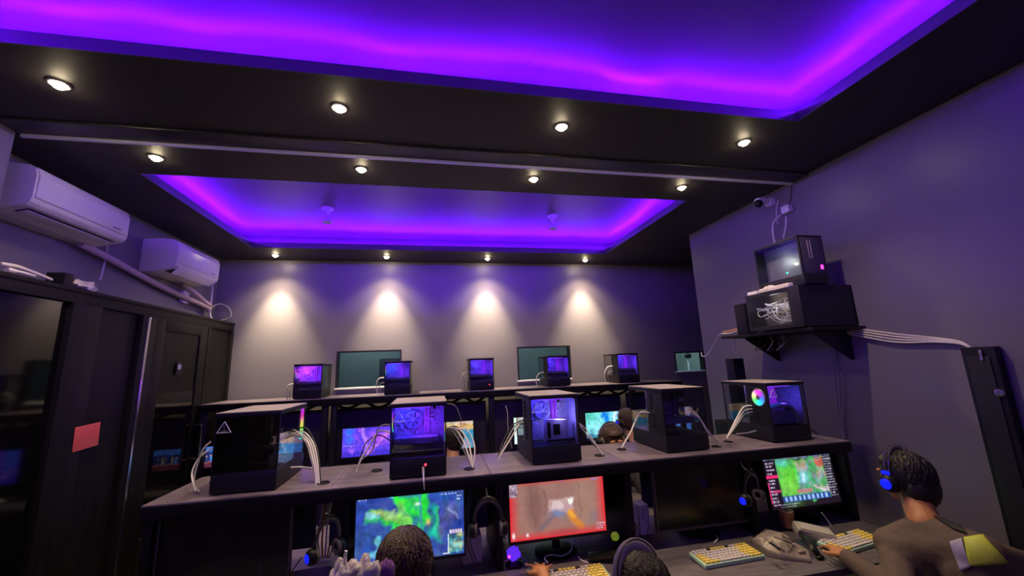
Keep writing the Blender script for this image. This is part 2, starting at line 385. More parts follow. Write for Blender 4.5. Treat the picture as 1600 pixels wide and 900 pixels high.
# ------------------------------------------------------------------ lamps
def make_downlight():
    t = thing('downlight', '', 'ceiling light')
    MB().lathe([(0.025, -0.001), (0.040, -0.001), (0.041, -0.005), (0.034, -0.009), (0.026, -0.005), (0.025, -0.001)], 28).build('ring', M['lampring'], t)
    MB().lathe([(0.0, -0.027), (0.012, -0.0255), (0.020, -0.020), (0.0245, -0.011), (0.025, -0.001), (0, -0.001)], 24).build('bulb', M['lamp'], t)
    return t
dl = make_downlight()
def place_downlight(x, y, lab, grp, e, first=[True], ang=125, tilt=0.0, colr=WARM):
    o = dl if first[0] else copy_tree(dl); first[0] = False
    o.location = (x, y, H); tag(o, lab, 'ceiling light', grp)
    l = light('lamp_beam', 'SPOT', (0, 0, -0.04), e, colr, o, spot_size=math.radians(ang), spot_blend=1.0, shadow_soft_size=0.03)
    l.rotation_euler = (tilt, 0, 0)
    if tilt: light('lamp_spill', 'SPOT', (0, 0, -0.04), 42, colr, o, spot_size=math.radians(110), spot_blend=1.0, shadow_soft_size=0.05)
    return o
ords = ['leftmost', 'second from left', 'third from left', 'rightmost']
GX = (-1.708, -0.485, 0.738, 1.978)
for i, x in enumerate(GX): place_downlight(x, 1.988, 'round warm downlight, %s in the row beside the large near recess' % ords[i], 'downlights beside the near ceiling recess', DOWN_W)
for i, x in enumerate(GX): place_downlight(x, 2.655, 'round warm downlight, %s in the row just behind the pale trim line' % ords[i], 'downlights behind the trim line', DOWN_W)
for i, x in enumerate((-1.812, -0.563, 0.691, 2.03)): place_downlight(x, 4.90, 'small warm downlight washing the back wall, %s of four' % ords[i], 'downlights along the back wall', BACK_W, ang=58, tilt=0.16, colr=WARM_BACK)
for i, x in enumerate(GX): place_downlight(x, -2.2, 'added unseen round warm downlight behind the viewer near the rear wall', 'added downlights near the rear wall', DOWN_W)  # unseen row of lamps added behind the viewer

# ceiling sensors in the far recess
for i, (px, py) in enumerate(((512, 325), (863, 337))):
    p = at(px, py, Z=HC); p.z = HC
    t = thing('ceiling_sprinkler', ['flared white ceiling fitting on the left of the far recess', 'flared white ceiling fitting on the right of the far recess'][i], 'ceiling fitting', p, 0, 'flared fittings in the far recess')
    MB().lathe([(0, 0), (0.055, 0), (0.055, -0.012), (0.030, -0.03), (0.016, -0.06), (0.014, -0.09)], 20).build('base', M['white'], t)
    MB().lathe([(0.014, -0.09), (0.020, -0.105), (0.042, -0.135), (0.042, -0.15), (0, -0.15)], 20).build('nozzle', M['white'], t)

# ------------------------------------------------------------------ left side: glossy door partition
ZT = 2.34
t = thing('sliding_door', 'glossy black panel doors in black wooden frame along the left wall', 'door', (XD, 2.44, 0))
def yy(v): return v-2.44
b = MB(); b.box((-0.20, yy(2.44), ZT-0.09), (0, yy(YB), ZT), 0.004); b.box((-0.2, yy(2.44), ZT-0.02), (0.008, yy(YB), ZT+0.005), 0.002)
b.build('top_rail', M['doorwood'], t)
for (y0, y1) in ((3.02, 3.25), (3.66, 3.82), (4.62, 4.66), (5.10, YB)):
    MB().box((-0.08, yy(y0), 0), (0.004, yy(y1), ZT-0.09), 0.004).build('stile', M['doorwood'], t)
MB().box((0.0, yy(3.71), 0.02), (0.012, yy(3.735), ZT-0.10), 0.002).build('edge_strip', M['metal'], t, label='worn pale edge strip')
MB().box((-0.05, yy(2.44), 0.02), (-0.03, yy(3.02), ZT-0.09)).build('glass_panel', M['blackglass'], t)
MB().box((-0.05, yy(3.25), 0.02), (-0.03, yy(3.66), ZT-0.09)).build('wood_panel', M['doorwood'], t)
dd = MB().box((-0.06, yy(3.82), 0.02), (-0.012, yy(4.62), ZT-0.09)).build('door_leaf', M['doorwood'], t)
b = MB()
for lo, hi in (((-0.02, yy(3.82), 0.02), (0.0, yy(3.95), ZT-0.09)), ((-0.02, yy(4.49), 0.02), (0.0, yy(4.62), ZT-0.09)), ((-0.02, yy(3.95), ZT-0.19), (0.0, yy(4.49), ZT-0.09)), ((-0.02, yy(3.95), 0.02), (0.0, yy(4.49), 0.5))): b.box(lo, hi, 0.004)
b.build('door_frame', M['doorwood'], dd)
MB().box((-0.014, yy(3.95), 0.5), (-0.008, yy(4.49), 1.62)).build('gloss_inset', M['blackglass'], dd)
MB().box((-0.06, yy(4.66), 0.02), (-0.02, yy(5.10), ZT-0.09)).build('side_panel', M['doorwood'], t)
b = MB(); b.tube([(0.0, yy(4.56), 1.28), (0.05, yy(4.56), 1.29), (0.06, yy(4.56), 1.25), (0.06, yy(4.56), 1.12), (0.06, yy(4.56), 1.0), (0.05, yy(4.56), 0.97), (0.0, yy(4.56), 0.98)], 0.009, 10); b.build('handle', M['chrome'], t)
# red patch painted as a reflection on the dark stile between the panels
o = MB().box((0, 0, 0), (0.003, 0.20, 0.155), 0.001).build('reflection', M['red'], loc=(XD+0.006, 3.185, 1.30)); o.rotation_euler = (0.05, 0, 0)
tag(o, 'painted red rectangular notice on the black door frame at left', 'reflection')
o = MB().box((0, 0, 0), (0.003, 0.075, 0.12), 0.001).build('sticker', M['jacketblack'], loc=(XD+0.0, 4.16, 1.77)); tag(o, 'small dark sticker with a round white sign on the left door leaf', 'sticker')
MB().torus(0.019, 0.005, Matrix.Translation((0.004, 0.0375, 0.07)) @ Matrix.Rotation(PI/2, 4, 'Y'), 20, 6).tube([(0.005, 0.025, 0.058), (0.005, 0.05, 0.082)], 0.003, 6).build('round_sign', M['sticker'], o)

# ledge clutter
o = MB().tube([at(0, 412, X=-2.30), at(25, 416, X=-2.32), at(48, 424, X=-2.33), at(80, 437, X=-2.35)], 0.010, 8).build('loose_cable', M['cablewhite']); tag(o, 'pale cable lying along the ledge above the leftmost black door', 'cable')
p = at(95, 445, X=-2.33); o = MB().box((-0.05, -0.035, 0), (0.05, 0.035, 0.085), 0.006).build('adapter_box', M['blackpl'], loc=(-2.34, p.y, ZT+0.006)); tag(o, 'small black box on the ledge below the near air conditioner', 'box')
o = MB().ell((0, 0, 0.035), (0.06, 0.09, 0.034), nz=0.5, ns=3).build('plastic_bag', M['cloth'], loc=(-2.345, p.y+0.17, ZT+0.004)); tag(o, 'crumpled pale plastic bag on the ledge beside the black box', 'bag')
o = MB().tube([(0, 0, 0), (0, 0.035, 0.0), (0, 0.07, 0.003), (0, 0.16, 0.0)], [0.013, 0.014, 0.008, 0.008], 8).build('plastic_pipe', M['cablewhite'], loc=(-2.30, 2.60, ZT+0.026)); tag(o, 'short white pipe on the ledge at the far left edge', 'pipe')
p = at(285, 465, X=XA); o = MB().box((0, -0.05, -0.06), (0.035, 0.05, 0.06), 0.006).box((0.034, -0.04, -0.05), (0.038, 0.04, 0.05), 0.002).build('junction_box', M['white'], loc=p); tag(o, 'square white junction box on the left wall below the far air conditioner', 'junction box')

# ------------------------------------------------------------------ air conditioners
def air_con(y0, y1, z0, z1, x1, lab, open_flap):
    t = thing('air_conditioner', lab, 'air conditioner', (XA, (y0+y1)/2, z0), 0, 'white wall air conditioners')
    D = x1-XA; L = (y1-y0)/2; h = z1-z0
    prof = [(0.0, -0.035), (0.0, h+0.01), (D*0.55, h+0.02), (D*0.85, h+0.012), (D*0.96, h-0.01), (D, h-0.05), (D, 0.05), (D*0.97, 0.02), (D*0.90, 0.0), (D*0.35, -0.035)]
    MB().prism(prof, 1, -L, L, 0.004).build('body', M['acwhite'], t)
    MB().prism([(D-0.004, 0.045), (D+0.006, 0.05), (D+0.008, h-0.05), (D*0.97, h-0.006), (D*0.93, h+0.004), (D-0.012, h-0.045)], 1, -L+0.012, L-0.012, 0.002).build('front_panel', M['acwhite'], t)
    def low(f, dz): return (D*(0.90-0.55*f), -0.035*f+dz)
    a_, c_ = low(0.12, -0.004), low(0.55, -0.004)
    MB().prism([a_, c_, (c_[0], c_[1]+0.01), (a_[0], a_[1]+0.01)], 1, -L+0.05, L-0.05).build('air_outlet', M['acdark'], t)
    if open_flap:
        MB().prism([(D*0.98, 0.012), (D*0.80, -0.045), (D*0.79, -0.040), (D*0.97, 0.020)], 1, -L+0.05, L-0.05, 0.001).build('flap', M['acwhite'], t)
    else:
        e, g = low(0.20, -0.010), low(0.52, -0.010)
        MB().prism([e, g, (g[0], g[1]+0.005), (e[0], e[1]+0.005)], 1, -L+0.055, L-0.055, 0.001).build('flap', M['acwhite'], t)
    MB().box((D+0.006, -L+0.10, h*0.72), (D+0.010, -L+0.14, h*0.76), 0.001).build('badge', M['trim'], t)
    MB().box((D+0.006, L-0.15, h*0.30), (D+0.0095, L-0.08, h*0.34), 0.001).build('display', M['hpgrey'], t)
    return t
air_con(2.565, 3.285, 2.735, 2.965, -2.22, 'near white wall air conditioner above the leftmost black doors', False)
air_con(3.875, 4.575, 2.70, 2.945, -2.22, 'far white wall air conditioner beside the back corner', True)
o = MB().tube([(XA+0.06, 3.20, 2.70), (XA+0.06, 3.5, 2.66), (XA+0.05, 4.0, 2.585), (XA+0.05, 4.5, 2.53), (XA+0.05, 4.85, 2.50), (XA+0.05, 4.93, 2.46)], 0.026, 10).build('wrapped_pipe', M['foam']); tag(o, 'thick wrapped pipe running from the near air conditioner to the corner', 'pipe')
o = MB().tube([(XA+0.06, 4.38, 2.665), (XA+0.07, 4.6, 2.60), (XA+0.07, 4.8, 2.54), (XA+0.06, 4.92, 2.52)], 0.022, 10).build('wrapped_pipe', M['foam']); tag(o, 'short wrapped pipe leaving the far air conditioner', 'pipe')
o = MB().tube([(-2.46, 4.98, 2.50), (-2.42, 5.06, 2.56), (-2.34, 5.10, 2.52), (-2.31, 5.11, 2.42), (-2.38, 5.09, 2.375), (-2.43, 5.0, 2.365)], 0.009, 8).build('drain_hose', M['cablegrey']); tag(o, 'grey hose looping in the back left corner above the doors', 'hose')
o = MB().tube([(-2.45, 4.9, 2.9), (-2.44, 4.93, 2.7), (-2.44, 4.93, 2.5), (-2.42, 4.92, 2.39), (-2.36, 4.94, 2.352)], 0.008, 8).build('drain_hose', M['cablewhite']); tag(o, 'pale hose dropping straight down beside the far air conditioner', 'hose')
o = MB().tube([at(168, 380, X=-2.45), at(166, 400, X=-2.46), at(163, 412, X=-2.46), at(160, 424, X=-2.46), at(156, 437, X=-2.46)], 0.006, 8).build('loose_cable', M['cablewhite']); tag(o, 'short white cable hanging below the near air conditioner', 'cable')

# ------------------------------------------------------------------ desks
ZS = 1.21; ZD = 0.75
SX0, SX1 = -1.235, 2.53
t = thing('computer_desk', 'long black front row computer desk with raised shelf across the room', 'desk', (0, 0, 0))
b = MB(); xs = [SX0, -0.475, 0.29, 1.03, 1.76, SX1]
for i in range(5): b.box((xs[i]+(0.001 if i else 0), 2.125, ZS-0.028), (xs[i+1]-0.001, 2.60, ZS), 0.002)
b.build('shelf', M['shelftop'], t)
MB().box((SX0+0.002, 2.121, ZS-0.062), (SX1-0.002, 2.145, ZS-0.006), 0.003).build('shelf_edge', M['blackwood'], t)
MB().box((SX0, 1.74, ZD-0.03), (SX1, 2.45, ZD), 0.004).build('tabletop', M['desktop'], t)
MB().box((SX0, 2.75, ZD-0.03), (SX1, 3.06, ZD), 0.004).box((SX0, 2.45, ZD-0.03), (SX1, 2.75, ZD), 0.0).build('tabletop', M['desktop'], t)
for x in (SX0, -0.43, 0.31, 1.03, 1.80, SX1-0.03):
    MB().box((x, 2.16, ZD), (x+0.035, 2.56, ZS-0.028), 0.002).build('divider', M['blackwood'], t)
for x in (SX0, -0.43, 1.03, SX1-0.04):
    for y in (1.80, 2.96): MB().box((x, y, 0), (x+0.045, y+0.045, ZD-0.03), 0.003).build('leg', M['blackmt'], t)
b = MB()
for a_, c_ in ((SX0, -0.62), (-0.55, 0.33), (0.40, 1.07), (1.30, SX1)): b.box((a_, 2.50, ZD+0.08), (c_, 2.515, ZS-0.03))
b.build('backboard', M['partition'], t)
for x, y in ((-0.53, 2.24), (0.19, 2.26), (0.95, 2.30), (1.70, 2.27), (1.86, 2.36), (-0.30, 2.40), (-1.10, 2.45), (1.14, 2.40)):
    MB().torus(0.026, 0.004, Matrix.Translation((x, y, ZS+0.001)), 24, 6).lathe([(0, ZS+0.0005), (0.026, ZS+0.0005)], 20, Matrix.Translation((x, y, 0))).build('grommet', M['blackpl'], t)

ZB = 1.472
t = thing('computer_desk', 'long black back row desk with high shelf along the back wall', 'desk', (0, 0, 0))
MB().box((-2.27, 4.56, ZB-0.03), (3.05, 5.10, ZB), 0.003).build('shelf', M['shelftop'], t)
MB().box((-2.27, 4.553, ZB-0.075), (3.05, 4.575, ZB-0.004), 0.003).build('shelf_edge', M['blackwood'], t)
MB().box((-2.27, 4.20, ZD-0.03), (3.05, 5.10, ZD), 0.004).build('tabletop', M['desktop'], t)
for x in (-2.25, -1.14, -1.05, 0.62, 2.36, 3.0):
    MB().box((x, 4.58, ZD), (x+0.06, 4.64, ZB-0.03), 0.003).build('post', M['blackmt'], t)
for x in (-2.25, 0.62, 3.0):
    for y in (4.25, 5.0): MB().box((x, y, 0), (x+0.05, y+0.05, ZD-0.03), 0.003).build('leg', M['blackmt'], t)
b = MB()
for a_, c_ in ((-2.25, -1.15), (-1.05, 0.62), (0.69, 2.36), (2.44, 3.0)): b.box((a_, 4.88, ZD), (c_, 4.90, 1.335), 0.003)
b.build('backboard', M['partition'], t)
random.seed(11)
for x, wd in ((-0.75, 0.36), (0.35, 0.30), (1.55, 0.45), (2.15, 0.35), (-1.6, 0.4)):
    o = MB().tube([(x-wd, 4.80, ZB-0.05), (x-wd*0.5, 4.79, ZB-0.13), (x, 4.79, ZB-0.075), (x+wd*0.45, 4.80, ZB-0.14), (x+wd, 4.80, ZB-0.05)], 0.016, 8).build('cable_bundle', M['cableblack'])
    tag(o, 'black cable bundle sagging under the back row shelf', 'cable', 'cable bundles under the back row shelf')

# ------------------------------------------------------------------ screens
def lin(c): return tuple((v/255/12.92 if v/255 <= 0.04045 else ((v/255+0.055)/1.055)**2.4) for v in c)
class Paint:
    def __init__(s, base, w=128, h=72):
        s.w, s.h = w, h; s.a = np.zeros((h, w, 3)); s.a[:] = lin(base)
        s.y, s.x = np.mgrid[0:h, 0:w]; s.u = s.x/(w-1); s.v = s.y/(h-1)        # v downwards
    def rect(s, x0, y0, x1, y1, c, a=1.0):
        m = ((s.u >= x0) & (s.u <= x1) & (s.v >= y0) & (s.v <= y1))[..., None]*a; s.a = s.a*(1-m)+np.array(lin(c))*m; return s
    def blob(s, cx, cy, rx, ry, c, a=1.0, p=1.0, rot=0):
        dx, dy = (s.u-cx)*s.w/s.h, (s.v-cy); cr, sr = math.cos(rot), math.sin(rot)
        d = ((dx*cr+dy*sr)/rx)**2+((-dx*sr+dy*cr)/ry)**2
        m = (np.exp(-d**p)*a)[..., None]; s.a = s.a*(1-m)+np.array(lin(c))*m; return s
    def line(s, x0, y0, x1, y1, wd, c, a=1.0):
        k = s.w/s.h; dx, dy = (x1-x0)*k, y1-y0; L2 = dx*dx+dy*dy
        t = np.clip(((s.u-x0)*k*dx+(s.v-y0)*dy)/L2, 0, 1)
        d = np.hypot((s.u-x0)*k-t*dx, (s.v-y0)-t*dy); m = (np.clip(1.5-d/wd, 0, 1)*a)[..., None]; s.a = s.a*(1-m)+np.array(lin(c))*m; return s
    def speck(s, n, x0, y0, x1, y1, cols, sz=0.03, a=0.8, seed=1):
        r = np.random.default_rng(seed)
        for i in range(n): s.blob(r.uniform(x0, x1), r.uniform(y0, y1), sz*r.uniform(.4, 1.6), sz*r.uniform(.4, 1.6), cols[r.integers(len(cols))], a)
        return s
    def text(s, x0, y0, x1, rows, dy, c, seed=1, a=0.9):
        r = np.random.default_rng(seed)
        for i in range(rows):
            x = x0; e = x0+(x1-x0)*r.uniform(.55, 1)
            while x < e:
                q = r.uniform(.012, .035); s.rect(x, y0+i*dy, min(e, x+q), y0+i*dy+dy*0.45, c, a*r.uniform(.5, 1)); x += q+0.01
        return s
def warp(p, amp=0.03, sc=5, seed=1, grain=0.12):
    h, w = p.h, p.w; r = np.random.default_rng(seed)
    def field(n):
        g = r.normal(size=(n, int(n*1.8)+1)); yi = np.linspace(0, n-1.001, h); xi = np.linspace(0, g.shape[1]-1.001, w)
        y0 = yi.astype(int); x0 = xi.astype(int); fy = (yi-y0)[:, None]; fx = (xi-x0)[None]; fy = fy*fy*(3-2*fy); fx = fx*fx*(3-2*fx)
        return (g[y0][:, x0]*(1-fx)+g[y0][:, x0+1]*fx)*(1-fy)+(g[y0+1][:, x0]*(1-fx)+g[y0+1][:, x0+1]*fx)*fy
    dx = (field(sc)+.5*field(sc*2+1)+.3*field(sc*4))*amp*h; dy = (field(sc)+.5*field(sc*2+1)+.3*field(sc*4))*amp*h
    e = np.minimum(np.minimum(p.u, 1-p.u), np.minimum(p.v, 1-p.v)); k = np.clip(e/0.06, 0, 1); dx *= k; dy *= k
    yy_ = np.clip(p.y+dy, 0, h-1).astype(int); xx_ = np.clip(p.x+dx, 0, w-1).astype(int)
    a = p.a[yy_, xx_]; a = (a+np.roll(a, 1, 0)+np.roll(a, 1, 1)+a)/4
    g = 1+grain*(field(14)+.8*field(28)); g2 = np.stack([1+grain*.7*field(10) for _ in range(3)], -1); p.a = np.clip(a*g[..., None]*g2, 0, 1.2); return p
def p_arena():
    p = Paint((44, 70, 160)); p.speck(60, 0, 0, 1, 1, [(30, 50, 140), (50, 100, 170), (70, 90, 150), (40, 60, 120)], 0.10, 0.6, 3)
    for a in ((0.30, .0, .62, .42), (.62, .0, .55, .55), (.12, .30, .45, .42), (.42, .40, .30, .85), (.35, .1, .62, .1)): p.line(*a, 0.075, (40, 205, 50), 0.9)
    p.line(.15, .28, .42, .36, .045, (160, 190, 110), .8); p.line(.40, .15, .45, .5, .05, (120, 190, 90), .7)
    p.line(.70, .28, .76, .70, .07, (20, 170, 150), .9); p.line(.74, .3, .72, .62, .03, (60, 205, 90), .8); p.blob(.72, .62, .10, .10, (0, 190, 160), .9)
    p.blob(.88, .33, .14, .12, (95, 95, 150), .8); p.blob(.80, .55, .10, .18, (80, 80, 130), .8); p.line(.85, .28, .95, .42, .02, (150, 160, 210), .6)
    p.line(.20, .55, .17, .85, .03, (110, 190, 220), .8); p.line(.08, .28, .18, .33, .03, (130, 200, 220), .8); p.blob(.30, .06, .03, .05, (90, 190, 250), .9)
    warp(p, .035, 6, 2, .16); p.blob(.66, .47, .03, .04, (230, 190, 110), .9); p.line(.58, .05, .60, .62, .02, (60, 110, 180), .7); p.blob(.56, .18, .04, .02, (230, 240, 250), .9)
    p.text(.02, .03, .12, 1, .05, (235, 240, 255), 2); p.text(.78, .015, .99, 2, .045, (210, 225, 255), 3); p.text(.93, .10, .99, 2, .05, (190, 220, 255), 4)
    p.rect(.855, .70, .985, .97, (70, 130, 140)); p.speck(24, .86, .71, .98, .96, [(60, 160, 170), (210, 220, 120), (20, 40, 80), (120, 210, 230)], .03, .8, 7)
    for q in range(5): p.rect(.865+q*.025, .63, .882+q*.025, .68, (225, 205, 220))
    p.rect(.85, .69, .857, .98, (220, 235, 235)); p.rect(.80, .96, .86, .985, (235, 235, 245)); return p
def p_red():
    p = Paint((150, 110, 100)); p.blob(.25, .45, .16, .5, (120, 85, 80), .8, 2); p.blob(.78, .45, .22, .4, (158, 122, 108), .8, 2); p.blob(.5, .45, .25, .28, (140, 105, 100), .7)
    p.line(.22, .15, .24, .8, .015, (110, 80, 80), .6); p.line(.72, .15, .72, .7, .015, (120, 90, 85), .6); p.line(.36, .2, .36, .6, .02, (115, 85, 85), .6)
    p.rect(.40, .33, .66, .55, (185, 150, 150), .9); p.rect(.44, .36, .52, .52, (215, 195, 195), .7); p.rect(.60, .36, .65, .46, (235, 235, 230), .9)
    p.line(.30, .85, .50, .60, .04, (110, 95, 105), .8); p.blob(.50, .60, .14, .08, (110, 130, 175), .85); p.line(.62, .60, .72, .86, .06, (205, 130, 50), .95); p.line(.60, .56, .66, .66, .03, (230, 165, 60), .9); p.blob(.86, .72, .12, .12, (130, 110, 115), .8)
    warp(p, .02, 5, 4, .03)
    e = np.minimum.reduce([p.u*1.5, (1-p.u)*1.5, p.v*1.3, (1-p.v)*1.1]); m = np.clip(1-e/0.16, 0, 1)[..., None]**1.1*0.95; p.a = p.a*(1-m)+np.array(lin((215, 25, 45)))*m
    p.blob(.55, .93, .3, .06, (150, 50, 60), .6); p.rect(0, .0, .08, .28, (140, 130, 150), .8); p.speck(30, 0, 0, .08, .28, [(190, 190, 210), (60, 60, 80)], .015, .8, 5)
    p.rect(.44, .02, .50, .07, (230, 60, 90)); p.rect(.50, .02, .56, .07, (70, 110, 210)); p.text(.87, .03, .99, 2, .05, (120, 140, 230), 6); p.text(.0, .36, .08, 3, .09, (180, 40, 60), 8, .5)
    p.blob(.03, .91, .02, .04, (250, 250, 255)); p.blob(.17, .92, .018, .025, (250, 250, 255)); p.text(.90, .85, .99, 3, .04, (210, 215, 250), 9); return p
def p_stream():
    p = Paint((30, 20, 34)); p.rect(0, 0, 1, .08, (98, 104, 150)); p.text(.02, .02, .38, 1, .08, (190, 195, 230), 2)
    p.rect(.17, .10, .86, .86, (70, 160, 90)); p.blob(.33, .4, .3, .3, (95, 200, 50), .9); p.blob(.3, .65, .25, .2, (120, 200, 70), .8); p.blob(.25, .15, .15, .06, (90, 190, 190), .9)
    p.speck(60, .42, .12, .85, .75, [(110, 150, 190), (90, 190, 120), (200, 150, 130), (160, 190, 210), (80, 140, 90), (150, 110, 170)], .05, .7, 12)
    p.blob(.52, .47, .12, .14, (120, 190, 230), .9); p.blob(.52, .46, .04, .06, (240, 250, 255), .9); p.rect(.74, .12, .86, .26, (190, 80, 60), .8); p.blob(.82, .72, .1, .06, (210, 170, 210), .8); p.line(.66, .6, .8, .75, .02, (225, 200, 220), .8)
    warp(p, .025, 6, 5, .14); p.rect(0, 0, 1, .08, (98, 104, 150)); p.rect(.0, .09, .17, 1, (30, 20, 34)); p.rect(.87, .09, 1, 1, (30, 20, 34)); p.text(.02, .02, .38, 1, .08, (190, 195, 230), 2); p.rect(.40, .68, .62, .76, (190, 110, 130), .8); p.rect(.17, .78, .86, .90, (36, 66, 140)); p.rect(0, .90, .17, 1, (30, 16, 36))
    for q in range(10): p.rect(.20+q*.065, .80, .235+q*.065, .88, (150, 190, 235), .9)
    p.text(.03, .13, .14, 13, .065, (215, 190, 225), 4); p.rect(0, .38, .17, .43, (230, 40, 110)); p.rect(0, .5, .02, .9, (200, 50, 110)); p.rect(.05, .66, .17, .70, (200, 60, 110), .8)
    p.text(.88, .10, 1.0, 16, .05, (190, 190, 215), 5); p.text(.12, .92, .45, 2, .04, (200, 200, 240), 6); return p
def p_lobby():
    p = Paint((24, 40, 96)); p.rect(0, 0, 1, .24, (58, 100, 190)); p.speck(10, 0, .02, 1, .22, [(70, 120, 210), (50, 80, 160)], .08, .6, 1); p.rect(0, .70, 1, 1, (90, 40, 60)); p.rect(0, .70, 1, .76, (160, 90, 100))
    for x, c in ((.2, (60, 60, 90)), (.32, (60, 140, 230)), (.42, (220, 170, 160)), (.62, (90, 90, 120)), (.72, (190, 170, 130)), (.85, (60, 60, 90))): p.blob(x, .58, .05, .15, c, .9, 1.5); p.blob(x, .42, .04, .05, (200, 170, 150), .7)
    return warp(p, .025, 6, 5, .12)
def p_violet():
    p = Paint((92, 60, 235)); p.blob(.12, .2, .15, .35, (40, 110, 250), .95); p.blob(.75, .35, .3, .2, (190, 90, 230), .8); p.speck(50, .1, 0, 1, 1, [(150, 90, 240), (110, 70, 230), (190, 110, 240), (70, 60, 210)], .06, .7, 5)
    p.line(.4, .05, .5, .8, .06, (200, 130, 240), .7); p.line(0, .62, .25, .62, .01, (190, 150, 250), .8); p.rect(0, .85, 1, 1, (50, 40, 190), .7); p.line(.5, .9, .95, .2, .05, (225, 130, 200), .5); return warp(p, .025, 6, 6, .12)
def p_desert():
    p = Paint((60, 140, 175)); p.rect(0, 0, 1, .30, (205, 170, 110)); p.rect(0, 0, 1, .10, (205, 190, 180), .8); p.speck(30, 0, 0, 1, .3, [(230, 210, 150), (180, 120, 60)], .05, .7, 2)
    p.speck(40, .0, .35, 1, .95, [(50, 120, 160), (80, 170, 200), (90, 110, 150)], .07, .7, 3); p.blob(.55, .85, .5, .16, (225, 150, 205), .9); return warp(p, .025, 6, 6, .12)
def p_doc():
    p = Paint((215, 240, 235)); p.rect(0, .3, .6, .42, (110, 140, 130), .8); p.rect(.05, .1, .3, .2, (90, 130, 110), .7); p.text(.05, .5, .9, 8, .055, (140, 190, 180), 5); p.blob(.7, .7, .3, .2, (120, 220, 190), .6); return warp(p, .025, 6, 3, .12)
def p_cyan():
    p = Paint((120, 215, 225)); p.blob(.12, .15, .25, .3, (60, 200, 150), .9); p.blob(.2, .6, .3, .3, (150, 235, 240), .9); p.line(.45, .0, .62, .75, .10, (10, 120, 225), .95); p.blob(.55, .2, .12, .3, (0, 130, 230), .9); p.line(.75, 0, .62, .8, .05, (215, 245, 250), .9)
    p.blob(.9, .1, .2, .12, (190, 190, 240), .8); p.rect(0, .85, 1, 1, (30, 80, 150), .8); p.speck(26, 0, .65, .8, .95, [(20, 60, 120), (120, 220, 240), (40, 140, 190)], .05, .8, 4); return warp(p, .025, 6, 4, .12)
def p_blue():
    p = Paint((70, 120, 205)); p.rect(0, 0, .45, .45, (205, 180, 110)); p.rect(.1, 0, 1, .35, (190, 130, 120), .6); p.line(.1, .4, .6, .95, .08, (130, 200, 240), .9); p.line(.6, .4, .75, .95, .04, (160, 170, 220), .9); p.blob(.45, .6, .1, .1, (40, 70, 150), .9); return warp(p, .025, 6, 4, .12)

def screen_mat():
    m = bpy.data.materials.new('lit_screen'); m.use_nodes = True; nt = m.node_tree; b = nt.nodes['Principled BSDF']
    at_ = nt.nodes.new('ShaderNodeAttribute'); at_.attribute_name = 'picture'
    b.inputs['Base Color'].default_value = (0.01, 0.01, 0.01, 1); b.inputs['Roughness'].default_value = 0.3
    nt.links.new(at_.outputs['Color'], b.inputs['Emission Color']); b.inputs['Emission Strength'].default_value = 1.15
    return m
M['screen'] = screen_mat()
def screen_mesh(p, W, Hh, parent, y, z0):
    nx, ny = p.w, p.h; co = []
    for j in range(ny):
        for i in range(nx): co.append((-W/2+W*i/(nx-1), y, z0+Hh-Hh*j/(ny-1)))
    fa = [(j*nx+i, (j+1)*nx+i, (j+1)*nx+i+1, j*nx+i+1) for j in range(ny-1) for i in range(nx-1)]
    me = bpy.data.meshes.new('screen'); me.from_pydata(co, [], fa)
    at_ = me.attributes.new('picture', 'FLOAT_COLOR', 'POINT'); c = np.ones((nx*ny, 4), dtype=np.float32); c[:, :3] = p.a.reshape(-1, 3); at_.data.foreach_set('color', c.ravel())
    me.materials.append(M['screen']); o = bpy.data.objects.new('screen', me); COL.objects.link(o); o.parent = parent; return o
def monitor(cx, cy, z0, W, Hh, lab, paint=None, tilt=0.0, rz=0.0, base_z=ZD, group=None, bez=0.008):
    t = thing('monitor', lab, 'monitor', (cx, cy, base_z), rz, group)
    zc = z0-base_z; piv = Matrix.Translation((0, 0, zc)) @ Matrix.Rotation(tilt, 4, 'X') @ Matrix.Translation((0, 0, -zc))
    def add(mb, n, m, **k): o = mb.build(n, m, t, **k); o.matrix_local = piv; return o
    b = MB(); b.box((-W/2-bez, 0.004, zc-bez*1.8), (W/2+bez, 0.030, zc+Hh+bez), 0.004); b.box((-W*0.28, 0.028, zc+Hh*0.15), (W*0.28, 0.055, zc+Hh*0.8), 0.012); add(b, 'housing', M['bezel'] if paint is not None else M['bezellit'])
    b = MB()
    for lo, hi in (((-W/2-bez, -0.002, zc-bez*1.8), (W/2+bez, 0.006, zc)), ((-W/2-bez, -0.002, zc+Hh), (W/2+bez, 0.006, zc+Hh+bez)), ((-W/2-bez, -0.002, zc), (-W/2, 0.006, zc+Hh)), ((W/2, -0.002, zc), (W/2+bez, 0.006, zc+Hh))): b.box(lo, hi, 0.0015)
    add(b, 'bezel', M['bezel'] if paint is not None else M['bezellit'])
    if paint is None: add(MB().box((-W/2, 0.001, zc), (W/2, 0.005, zc+Hh)), 'screen', M['offscreen'], smooth=False)
    else: s_ = screen_mesh(paint, W, Hh, t, 0.0005, zc); s_.matrix_local = piv
    MB().tube([(0, 0.05, zc+Hh*0.35), (0, 0.075, zc+0.03), (0, 0.085, 0.02)], [0.028, 0.022, 0.022], 10, smooth=False).build('stand', M['blackpl'], t)
    MB().lathe([(0, 0), (0.115, 0), (0.115, 0.006), (0.08, 0.013), (0, 0.016)], 28, Matrix.Translation((0, 0.09, 0))).build('base', M['blackpl'], t)
    return t
YM = 2.20
def mrect(tl, tr, bl, Y):
    a, b_, c = at(*tl, Y=Y), at(*tr, Y=Y), at(*bl, Y=Y); return (a.x+b_.x)/2, c.z, b_.x-a.x, (a.z+b_.z)/2-c.z
